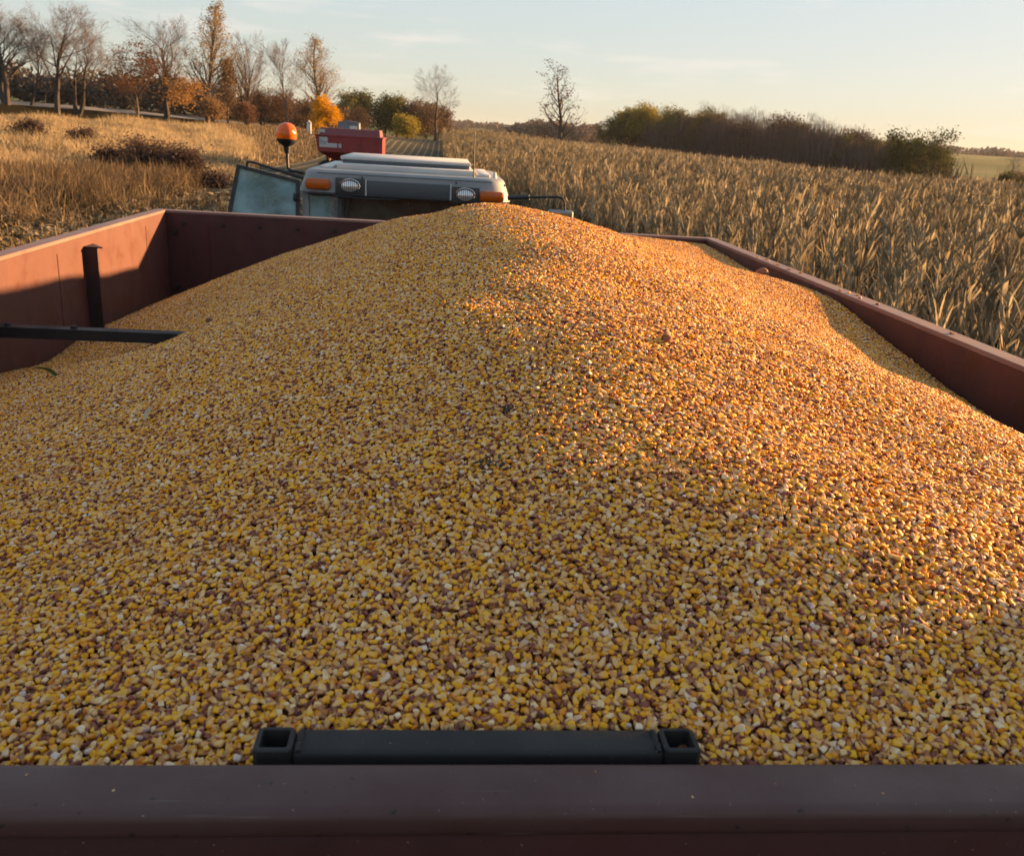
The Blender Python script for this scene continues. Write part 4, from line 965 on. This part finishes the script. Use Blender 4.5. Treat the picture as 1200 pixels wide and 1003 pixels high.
# big wood behind the corn at right: prototypes then copies
def wood():
    gy = 'trees in the wood behind the corn'
    P = {}
    P['olive'] = tree('leafy_tree', 'dark olive tree at the left end of the wood behind the corn', (54.5, 274), 13.4, .22, 70, dict(BARE, levels=3, extra=8, first=.2), 'l_olive', 4200, .5, lspread=.8)
    P['yg'] = tree('leafy_tree', 'yellow green crowned tree, tallest in the wood behind the corn', (58.4, 262), 15.2, .24, 71, dict(BARE, levels=3, extra=8, first=.3), 'l_ygreen', 3600, .5, lspread=.8)
    P['bare'] = tree('bare_tree', 'bare grey tree rising out of the middle of the wood behind the corn', (66, 222), 13.0, .2, 72, dict(BARE, levels=4, nchild=(4, 5), extra=6, first=.2), None, 0)
    P['brown'] = tree('leafy_tree', 'reddish brown tree in the middle of the wood behind the corn', (67.5, 205), 11.0, .18, 73, dict(BUSH, levels=3, extra=10, first=.1), 'l_brown', 3000, .4, lspread=.7)
    P['dark'] = tree('evergreen_tree', 'dark bluish evergreen toward the right of the wood behind the corn', (70.5, 160), 8.6, .18, 74, dict(BUSH, levels=3, extra=14, first=.06, columnar=True), 'l_olive', 5200, .36, lspread=.6)
    P['oak'] = tree('leafy_tree', 'broad olive tree with an open flat crown at the right end of the wood', (69.6, 126.7), 10.2, .24, 75, dict(BARE, levels=3, spread=(.6, 1.15), extra=8, first=.25, lenf=(.55, .8)), 'l_olive', 2600, .34, lspread=.5)
    copy_tree(P['olive'], (49.8, 281), .82, 1.0, 'small olive tree, leftmost of the wood behind the corn', gy)
    copy_tree(P['yg'], (57.0, 284), .92, 2.0, 'yellow green tree behind the leftmost dark olive tree of the wood', gy)
    copy_tree(P['olive'], (62.4, 250), 1.0, 2.2, 'olive brown tree right of the tallest yellow green crown', gy)
    copy_tree(P['yg'], (64.6, 238), .86, 4.0, 'lower yellow green tree where the leafy wood turns bare', gy)
    copy_tree(P['oak'], (66.0, 131), .97, 2.6, 'dense dark tree left of the flat crowned olive tree', gy)
    copy_tree(P['dark'], (67.8, 134), .95, 1.1, 'low dark evergreen beside the two olive trees at the right end of the wood', gy)
    R = random.Random(9)
    lab = {'bare': 'bare twiggy grey tree in the middle stretch of the wood behind the corn', 'brown': 'dull brown tree in the middle stretch of the wood behind the corn', 'dark': 'dark low evergreen in the right stretch of the wood behind the corn', 'olive': 'olive tree in the shaded left stretch of the wood behind the corn', 'yg': 'yellow green tree in the left stretch of the wood behind the corn'}
    ctl = [(50.5, 284), (58, 266), (63, 245), (66.5, 222), (68.5, 200), (69.5, 180), (70, 160), (70, 145), (69, 132)]
    hs = [11, 13.5, 13.0, 12.6, 11.2, 10.6, 9.0, 7.6, 7.0]
    for k in range(120):
        u = (k + R.random() * .8) / 120 * (len(ctl) - 1); i = min(int(u), len(ctl) - 2); f = u - i
        x = ctl[i][0] * (1 - f) + ctl[i + 1][0] * f + R.uniform(0, 9); y = ctl[i][1] * (1 - f) + ctl[i + 1][1] * f + R.uniform(0, 10)
        hh = (hs[i] * (1 - f) + hs[i + 1] * f) * R.uniform(.72, 1.06) * (1.2 if 2.0 < u < 5.5 else 1.08)
        kd = R.choice(['olive', 'brown', 'bare', 'bare', 'yg']) if u < 2.2 else (R.choice(['bare', 'bare', 'bare', 'bare', 'bare', 'brown']) if u < 5.2 else R.choice(['dark', 'bare', 'dark', 'brown', 'bare']))
        src = P[kd]; h0 = {'olive': 13.4, 'yg': 15.2, 'bare': 13.0, 'brown': 11.0, 'dark': 8.6, 'oak': 10.2}[kd]
        copy_tree(src, (x, y), hh / h0, R.uniform(0, 6), lab[kd], gy + ': ' + kd)
    copy_tree(P['bare'], (107.2, 168.3), .62, 1.0, 'small bare tree standing alone by the green field at the far right', gy, 1.1)
    copy_tree(P['brown'], (84, 128), .38, 1.0, 'low brown bush right of the flat crowned olive tree', gy, 1.7)
    copy_tree(P['olive'], (79, 124), .30, 3.0, 'low olive bush under the flat crowned olive tree at its right', gy, 1.6)
wood()
# uncountable woodland masses
def leaf_mass(name, label, items, mat, size, twigs=True):
    """items: (x, y, height, radius, n)"""
    VV = []
    for (x, y, h, r, n) in items:
        z = Hs(x, y)
        c = RG.normal(0, 1, (n, 3)); c /= np.linalg.norm(c, axis=1)[:, None]
        rad = RG.uniform(.25, 1, n) ** .5
        lob = 1 + .25 * np.sin(c[:, 0] * 5 + x) * np.cos(c[:, 2] * 4 + y)
        p = c * (rad * lob)[:, None] * np.array([r, r, h * .5]); p[:, 2] += h * .5; p += np.array([x, y, z])
        a = RG.normal(0, 1, (n, 3)); a /= np.linalg.norm(a, axis=1)[:, None]; b = np.cross(a, RG.normal(0, 1, (n, 3))); b /= np.linalg.norm(b, axis=1)[:, None]
        s = (size * RG.uniform(.6, 1.4, n))[:, None]
        VV.append(np.stack([p - a * s * .5, p + b * s * .38, p + a * s * .5, p - b * s * .38], 1).reshape(-1, 3))
    V = np.concatenate(VV); F = np.arange(len(V)).reshape(-1, 4)
    o = obj(name, np_mesh(name, V, F, M[mat])); tag(o, label, None, None, 'stuff'); return o
R_ = random.Random(4)
it = []
for k in range(70):
    u = k / 70; az = -30 + u * 17; x, y = polar(az, 142 + R_.uniform(0, 22)); it.append((x, y, R_.uniform(3.2, 5.4), R_.uniform(2, 3.4), 420))
leaf_mass('treeline', 'dark hedge like treeline behind the bare trees at left', it, 'l_hedge', .5)
it = []
for k in range(60):
    u = k / 60; az = -13 + u * 8; x, y = polar(az, 150 + R_.uniform(0, 25)); it.append((x, y, R_.uniform(2.5, 5.0), R_.uniform(1.6, 2.8), 300))
leaf_mass('undergrowth', 'brown undergrowth beneath the row of poplars and bare trees', it, 'l_brown', .45)
it = []
ctl = [(48, 278), (57, 258), (62, 238), (65.5, 215), (67.5, 195), (68.5, 175), (69, 158), (69, 142), (70, 128), (84, 122), (100, 118)]
for k in range(110):
    u = k / 110 * (len(ctl) - 1); i = int(u); f = u - i
    hh = 4.6 if i < 5 else (4.0 if i < 7 else (3.6 if i < 8 else 2.2))
    it.append((ctl[i][0] * (1 - f) + ctl[i + 1][0] * f + R_.uniform(0, 5), ctl[i][1] * (1 - f) + ctl[i + 1][1] * f + R_.uniform(0, 5), hh * R_.uniform(.6, 1.05), R_.uniform(1.8, 3.2), 330))
leaf_mass('undergrowth', 'dark undergrowth at the foot of the wood behind the corn', it, 'l_brown', .42)
def sapling_mass(name, label, items, mat):
    VV = []
    for (x, y, h, r, n) in items:
        z = Hs(x, y)
        bx = x + RG.normal(0, r, n); by = y + RG.normal(0, r, n); L = h * RG.uniform(.25, 1.0, n) * np.where(RG.uniform(0, 1, n) < .35, 1, .45)
        z0 = z + np.where(L > h * .5, 0, RG.uniform(0, .62, n) * h); dx = RG.normal(0, .16, n) * L; dy = RG.normal(0, .16, n) * L
        a = RG.uniform(0, PI, n); w = RG.uniform(.03, .10, n); wx = np.cos(a) * w; wy = np.sin(a) * w
        VV.append(np.stack([np.stack([bx - wx, by - wy, z0], -1), np.stack([bx + wx, by + wy, z0], -1), np.stack([bx + dx + wx * .3, by + dy + wy * .3, z0 + L], -1), np.stack([bx + dx - wx * .3, by + dy - wy * .3, z0 + L], -1)], 1).reshape(-1, 3))
    V = np.concatenate(VV); o = obj(name, np_mesh(name, V, np.arange(len(V)).reshape(-1, 4), M[mat])); tag(o, label, None, None, 'stuff')
it = []
for k in range(150):
    u = 1.2 + 6.6 * k / 150; i = int(u); f = u - i
    hh = np.interp(u, [1, 2, 4, 6, 8], [9.5, 12.5, 12.0, 9.6, 6.0])
    it.append((ctl[i][0] * (1 - f) + ctl[i + 1][0] * f + R_.uniform(0, 7), ctl[i][1] * (1 - f) + ctl[i + 1][1] * f + R_.uniform(0, 7), hh * R_.uniform(.75, 1.05), R_.uniform(1.2, 2.4), 170))
sapling_mass('sapling_thicket', 'thicket of bare grey brown saplings filling the wood behind the corn', it, 'twig')
it = []
for k in range(46):
    az = 4.6 + 4.9 * k / 46; d = 520 + R_.uniform(0, 60); x, y = polar(az, d); it.append((x, y, R_.uniform(8, 12) * (.8 if k < 8 else 1), R_.uniform(5, 8), 420))
leaf_mass('woods', 'hazy purple brown woods behind the lone tall tree in the corn', it, 'l_far', 1.6)
it = []
for k in range(260):
    az = -2 + 42 * k / 260; d = 1150 + R_.uniform(-150, 500); x, y = polar(az, d); it.append((x, y, R_.uniform(5, 10), R_.uniform(9, 18), 130))
leaf_mass('treeline', 'distant treeline along the far hills on the horizon', it, 'l_far', 3.6)

# ------------------------------------------------------------------ corn
def ribbon(mb, p, az, L, w, up, droop, R, seg=6, mi=0):
    d = Vector((math.cos(az), math.sin(az), 0)); q = Vector(p); el = up; side = Vector((-math.sin(az), math.cos(az), 0)); vs = []
    tw = R.uniform(-.9, .9)
    for i in range(seg + 1):
        t = i / seg; ww = w * (1 - t) ** .6 * (.55 + .45 * min(1, t * 5)) + .003
        s = (side * math.cos(tw * t * 2) + Vector((0, 0, 1)) * math.sin(tw * t * 2)) * ww * .5
        vs += [tuple(q - s), tuple(q + s)]
        q = q + (d * math.cos(el) + Vector((0, 0, 1)) * math.sin(el) + Vector((R.gauss(0, .10), R.gauss(0, .10), 0))) * (L / seg)
        el = max(-1.5, el - droop * R.uniform(.5, 1.5)); side = (side + Vector((R.gauss(0, .12), R.gauss(0, .12), 0))).normalized()
    mb.add(vs, [(2 * i, 2 * i + 1, 2 * i + 3, 2 * i + 2) for i in range(seg)], mi)
def corn_parts(seed):
    R = random.Random(seed); h = R.uniform(2.02, 2.40)
    st = MB(); fo = MB(); ea = MB()
    lx, ly = R.uniform(-.10, .10), R.uniform(-.10, .10)
    pt = lambda z: Vector((lx * (z / 2) ** 2 * 2, ly * (z / 2) ** 2 * 2, z))
    st.tube([pt(z) for z in np.linspace(-.05, h, 7)], [.014, .013, .012, .011, .009, .007, .004], 5)
    for k in range(R.randint(6, 9)):      # tassel
        a = R.uniform(0, 2 * PI); b = pt(h - .02); e = R.uniform(.25, .9)
        st.tube([b, b + Vector((math.cos(a) * e * .08, math.sin(a) * e * .08, .09)), b + Vector((math.cos(a) * e * .17, math.sin(a) * e * .17, .15))], [.006, .005, .004], 3)
    n = R.randint(24, 29); a0 = R.uniform(0, PI)
    for k in range(n):
        z = .20 + (h - .24) * k / n + R.uniform(-.05, .05)
        top = k >= n - 8
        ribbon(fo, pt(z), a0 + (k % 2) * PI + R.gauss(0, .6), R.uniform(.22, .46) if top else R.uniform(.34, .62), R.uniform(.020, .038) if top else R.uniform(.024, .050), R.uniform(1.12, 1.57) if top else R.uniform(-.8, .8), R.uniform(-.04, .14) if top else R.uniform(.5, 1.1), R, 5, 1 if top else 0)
    z = R.uniform(.75, 1.05); a = R.uniform(0, 2 * PI); d = Vector((math.cos(a), math.sin(a), 0)); b = pt(z)
    ea.tube([b, b + d * .05 + Vector((0, 0, .03)), b + d * .10 - Vector((0, 0, .02)), b + d * .14 - Vector((0, 0, .12)), b + d * .155 - Vector((0, 0, .22)), b + d * .16 - Vector((0, 0, .26))], [.008, .014, .028, .032, .022, .004], 7)
    return st, fo, ea
CP = []
for k in range(6):
    st, fo, ea = corn_parts(200 + k)
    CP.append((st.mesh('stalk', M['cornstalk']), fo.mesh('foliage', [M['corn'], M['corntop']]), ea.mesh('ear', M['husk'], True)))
# whole plants in a single mesh for the mass of the field
def merged_corn(seed, tops=False):
    st, fo, ea = corn_parts(seed); m = MB()
    for mi, q in enumerate((fo, st, ea)):
        b0 = m.n; m.v.extend(q.v); m.n += len(q.v)
        for f, k in zip(q.f, q.m):
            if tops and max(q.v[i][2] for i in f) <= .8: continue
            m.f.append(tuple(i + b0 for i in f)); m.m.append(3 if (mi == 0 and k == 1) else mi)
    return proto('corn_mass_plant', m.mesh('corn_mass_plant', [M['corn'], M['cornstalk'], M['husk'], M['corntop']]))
EDGE = [(4.4, -8), (4.15, 2), (3.8, 7.7), (3.5, 10.5), (3.3, 15.4), (2.97, 21.3), (2.3, 25.6), (.85, 27.6), (.50, 29), (.5, 400)]
def edge_x(y): return np.interp(y, [e[1] for e in EDGE], [e[0] for e in EDGE])
RMAX = ([-3, 0, 2.2, 9.5, 17, 27, 33, 45, 70], [238, 240, 246, 272, 186, 132, 122, 105, 80])
def build_corn():
    # rows of individual plants along the cut edge
    cnt = 0; near = []
    R = random.Random(77)
    y = 2.6
    src = []
    for k in range(6):
        t = empty('corn_plant', (0, 0, 0)); tag(t, 'dry tan corn plant in the front rows at the cut edge of the field', 'corn plant', 'corn plants at the cut edge of the standing field')
        for nm, me in zip(('stalk', 'foliage', 'corn_ear'), CP[k]): obj(nm, me, t)
        src.append(t)
    spots = []
    for row, y0, y1 in ((0, 4.6, 25.6), (1, 4.6, 25.6), (2, 6.0, 10.5)):
        y = y0
        while y < y1:
            spots.append((float(edge_x(y)) + row * .76 + R.gauss(0, .05) + .08, y)); y += R.uniform(.145, .205)
    for x in np.arange(.95, 2.3, .16): spots.append((float(x), float(np.interp(x, [.85, 2.3], [27.6, 25.6])) + R.uniform(.05, .4)))
    spots = spots[:300]
    for i, (x, y) in enumerate(spots):
        s = src[i % 6]
        if i < 6: t = s
        else:
            t = s.copy(); COL.objects.link(t)
            for ch in list(s.children):
                c = ch.copy(); COL.objects.link(c); c.parent = t
        t.location = (x, y, 0); t.rotation_euler = (R.gauss(0, .05), R.gauss(0, .05), R.uniform(0, 2 * PI)); f = R.uniform(.86, 1.08); t.scale = (f, f, f)
    # the rest of the field
    X = []; Y = []; SC = []; top = []
    def block(y0, y1, dx, dy, sx, xmax, tops):
        ys = np.arange(y0, y1, dy); xs = np.arange(0, xmax, dx)
        XX, YY = np.meshgrid(xs, ys); XX = XX + edge_x(YY) + .08
        XX = XX + RG.normal(0, .06, XX.shape); YY = YY + RG.uniform(-.5, .5, YY.shape) * dy
        r = np.hypot(XX, YY); a = np.degrees(np.arctan2(XX, YY))
        k = (r < np.interp(a, *RMAX)) & ((a < 46) | ((r < 34) & (a < 100))) & (RG.uniform(0, 1, XX.shape) < .95)
        # leave out what the individual rows fill
        ex = XX - edge_x(YY)
        k &= ~((ex < .5) & (YY > 4.5) & (YY < 25.7)); k &= ~((ex < 1.95) & (ex >= 1.2) & (YY > 5.9) & (YY < 10.6))
        X.append(XX[k]); Y.append(YY[k]); SC.append(np.full(k.sum(), sx)); top.append((1 if tops else 0) * (ex[k] > 4.5).astype(int))
    block(-5, 34, .76, .125, 1.0, 40, False)
    block(34, 70, .76, .20, 1.12, 75, True)
    block(70, 130, 1.0, .42, 1.5, 110, True)
    block(130, 285, 1.5, .8, 2.2, 90, True)
    x = np.concatenate(X); y = np.concatenate(Y); sc = np.concatenate(SC); tp = np.concatenate(top); n = len(x)
    z = H(x, y)
    S3 = np.stack([sc, sc, np.ones(n)], -1) * RG.uniform(.80, 1.12, n)[:, None]
    rot = np.stack([RG.normal(0, .06, n), RG.normal(0, .06, n), RG.uniform(0, 2 * PI, n)], -1)
    pr = [merged_corn(300 + k) for k in range(6)] + [merged_corn(320 + k, True) for k in range(6)]
    idx = RG.integers(0, 6, n) + tp.astype(int) * 6
    o = scatter('standing_corn', np.stack([x, y, z], -1), rot, S3, idx, pr); tag(o, 'field of dry standing corn stretching from the wagon to the wood', 'corn field')
    print('corn mass', n)
build_corn()

# ------------------------------------------------------------------ cut field, litter, grass, shrubs at left
def litter_proto(seed):
    R = random.Random(seed); m = MB()
    for k in range(R.randint(1, 2)):
        ribbon(m, (R.uniform(-.08, .08), R.uniform(-.08, .08), R.uniform(.0, .10)), R.uniform(0, 2 * PI), R.uniform(.18, .42), R.uniform(.05, .10), R.uniform(-.1, 1.0), R.uniform(.2, .7), R, 4)
    return proto('litter_piece', m.mesh('litter_piece', M['litter']))
def stub_proto(seed, bare=False):
    R = random.Random(seed); m = MB(); h = R.uniform(.22, .40)
    m.tube([(0, 0, -.03), (R.uniform(-.03, .03), R.uniform(-.03, .03), h)], [.014, .012], 5)
    for k in range(0 if bare else 2): ribbon(m, (0, 0, h * R.uniform(.3, .9)), R.uniform(0, 6), R.uniform(.15, .35), .05, R.uniform(0, .8), .5, R, 3)
    return proto('stub', m.mesh('stub', M['litter']))
def tuft_proto(seed, n, h, w, sp, mat):
    R = random.Random(seed); m = MB()
    for k in range(n): ribbon(m, (R.gauss(0, sp), R.gauss(0, sp), -.03), R.uniform(0, 2 * PI), h * R.uniform(.5, 1.3), w * R.uniform(.6, 1.4), R.choice([R.uniform(1.1, 1.55), R.uniform(.5, 1.4)]), R.uniform(0, .35), R, 4)
    return proto('tuft', m.mesh('tuft', M[mat]))
def cut_field():
    # litter
    n = 52000
    d = 9 + 60 * RG.uniform(0, 1, n) ** 1.25; az = np.radians(RG.uniform(-52, 3, n)); x = d * np.sin(az); y = d * np.cos(az)
    k = (x < edge_x(y) - .3) & ~((np.abs(x + .285) < 1.4) & (y < 11.5)); k &= ~((x > -9.2) & (y > 34)); x, y, d = x[k], y[k], d[k]; n = len(x)
    xn = RG.uniform(-13, 3.8, 7000); yn = RG.uniform(-5, 11, 7000); kn = (np.hypot(xn, yn) < 11) & (np.abs(xn) > .9); x = np.r_[x, xn[kn]]; y = np.r_[y, yn[kn]]; d = np.hypot(x, y); n = len(x)
    # litter lies in swaths along the rows
    keep = RG.uniform(0, 1, n) < (.45 + .55 * (np.sin(x / .76 * 2 * PI) > -.2)) * np.clip(1.5 - d / 45, .25, 1); x, y, d = x[keep], y[keep], d[keep]; n = len(x)
    o = scatter('corn_litter', np.stack([x, y, H(x, y)], -1), np.stack([RG.normal(0, .25, n), RG.normal(0, .25, n), RG.uniform(0, 6.28, n)], -1), RG.uniform(.7, 1.3, n) * (1 + d / 90), RG.integers(0, 8, n), [litter_proto(400 + q) for q in range(8)])
    tag(o, 'dry husks and leaves littering the harvested ground beside the wagon', 'litter')
    # stubble rows
    xs = np.arange(-48, 1, .76); ys = np.arange(12, 170, .22); X, Y = np.meshgrid(xs, ys); X = X.ravel() + RG.normal(0, .05, X.size); Y = Y.ravel() + RG.uniform(-.12, .12, Y.size)
    r = np.hypot(X, Y); a = np.degrees(np.arctan2(X, Y)); k = (a > -32) & (X < edge_x(Y) - .5) & (RG.uniform(0, 1, X.size) < .8) & ((a > -13.5) | (r < 36)) & (r < 165) & ~((X > -9.2) & (Y > 34))
    X, Y, r = X[k], Y[k], r[k]; n = len(X)
    o = scatter('corn_stubble', np.stack([X, Y, H(X, Y)], -1), np.stack([RG.normal(0, .12, n), RG.normal(0, .12, n), RG.uniform(0, 6.28, n)], -1), np.stack([1 + r / 130] * 2 + [RG.uniform(.8, 1.25, n)], -1), RG.integers(0, 6, n) + 6 * (r > 42), [stub_proto(420 + q) for q in range(6)] + [stub_proto(430 + q, True) for q in range(6)])
    tag(o, 'rows of cut corn stubble on the harvested field ahead and at left', 'stubble')
    # tall dry grass on the rise at left
    n = 14000
    d = np.sqrt(RG.uniform(44 ** 2, 101 ** 2, n)); a = RG.uniform(-34, -11.5, n); k = d < np.interp(a, [-34, -24, -17, -13, -11], [80, 86, 93, 95, 80]); d, a = d[k], a[k]
    x = d * np.sin(np.radians(a)); y = d * np.cos(np.radians(a)); n = len(x)
    o = scatter('dry_grass', np.stack([x, y, H(x, y)], -1), np.stack([RG.normal(0, .1, n), RG.normal(0, .1, n), RG.uniform(0, 6.28, n)], -1), (.55 + .5 * np.clip(.5 + .45 * np.sin(x * .9 + 2 * np.sin(y * .31)) + .4 * np.sin(y * 1.1 + x * .4), 0, 1)) * RG.uniform(.7, 1.15, n), RG.integers(0, 7, n), [tuft_proto(440 + q, 20, .8, .045, .25, 'grassdry') for q in range(7)])
    tag(o, 'tall golden dry grass covering the rise below the road', 'grass')
    # reddish weeds in front of it
    n = 1500
    a = RG.uniform(-36, -15.2, n); d = np.interp(a, [-36, -24, -20, -15], [31, 34, 36, 40]) + RG.normal(0, 3.0, n); x = d * np.sin(np.radians(a)); y = d * np.cos(np.radians(a))
    o = scatter('dry_weeds', np.stack([x, y, H(x, y)], -1), np.stack([RG.normal(0, .1, n), RG.normal(0, .1, n), RG.uniform(0, 6.28, n)], -1), RG.uniform(.7, 1.2, n), RG.integers(0, 5, n), [tuft_proto(460 + q, 40, .85, .03, .35, 'weedred') for q in range(5)])
    tag(o, 'band of reddish brown weeds at the edge of the dry grass', 'weeds')
    n = 420
    a = RG.uniform(-36, -17, n); d = np.interp(a, [-36, -24, -20, -15], [28, 30, 32.5, 36]) + RG.normal(0, 1.3, n); x = d * np.sin(np.radians(a)); y = d * np.cos(np.radians(a))
    o = scatter('green_weeds', np.stack([x, y, H(x, y)], -1), np.stack([RG.normal(0, .1, n), RG.normal(0, .1, n), RG.uniform(0, 6.28, n)], -1), RG.uniform(.35, .7, n), RG.integers(0, 4, n), [tuft_proto(480 + q, 26, .8, .03, .25, 'weedgreen') for q in range(4)])
    tag(o, 'patches of low green weeds in front of the reddish weeds', 'weeds')
cut_field()
SHK = dict(levels=3, spread=(.4, .95), up=.05, nchild=(5, 7), first=.1, lenf=(.5, .75), trunks=6, extra=4)
for k, (az, d, h, wd, lab) in enumerate([(-15.3, 40, 1.9, 1.5, 'large dark bare shrub just left of the open tractor door, rightmost of the clump'), (-17.0, 41, 2.1, 1.6, 'dark bare shrub in the middle of the clump left of the open tractor door'), (-18.9, 44, 1.7, 1.5, 'lower dark shrub at the left end of the clump, out in the dry grass'), (-20.4, 58, 1.4, 1.3, 'middle sized dark shrub alone up in the golden grass'), (-23.0, 60, 1.5, 1.5, 'wide dark shrub farthest left up in the golden grass'), (-13.9, 38, 1.0, 1.5, 'low dark shrub hidden behind the open tractor door')]):
    T = tree('bare_shrub', lab, polar(az, d), h, .03, 90 + k, SHK, 'shrub', 1500, .10, cat='shrub', twigmat='shrub', lspread=.26)
    T.scale = (T.scale[0] * wd, T.scale[1] * wd, T.scale[2])

# ------------------------------------------------------------------ evening air
def haze():
    m = bpy.data.materials.new('evening_haze'); m.use_nodes = True; t = NT(m); t.N.remove(t.N['Principled BSDF'])
    v = t.n('ShaderNodeVolumePrincipled'); v.inputs['Color'].default_value = (.80, .82, .88, 1); v.inputs['Density'].default_value = .00007; v.inputs['Anisotropy'].default_value = .2
    t.l(v.outputs[0], t.N['Material Output'].inputs['Volume'])
    mb = MB(); mb.box((0, 0, 12), (19200, 19200, 52)); o = mb.build('haze', m, smooth=False); tag(o, kind='stuff')
haze()
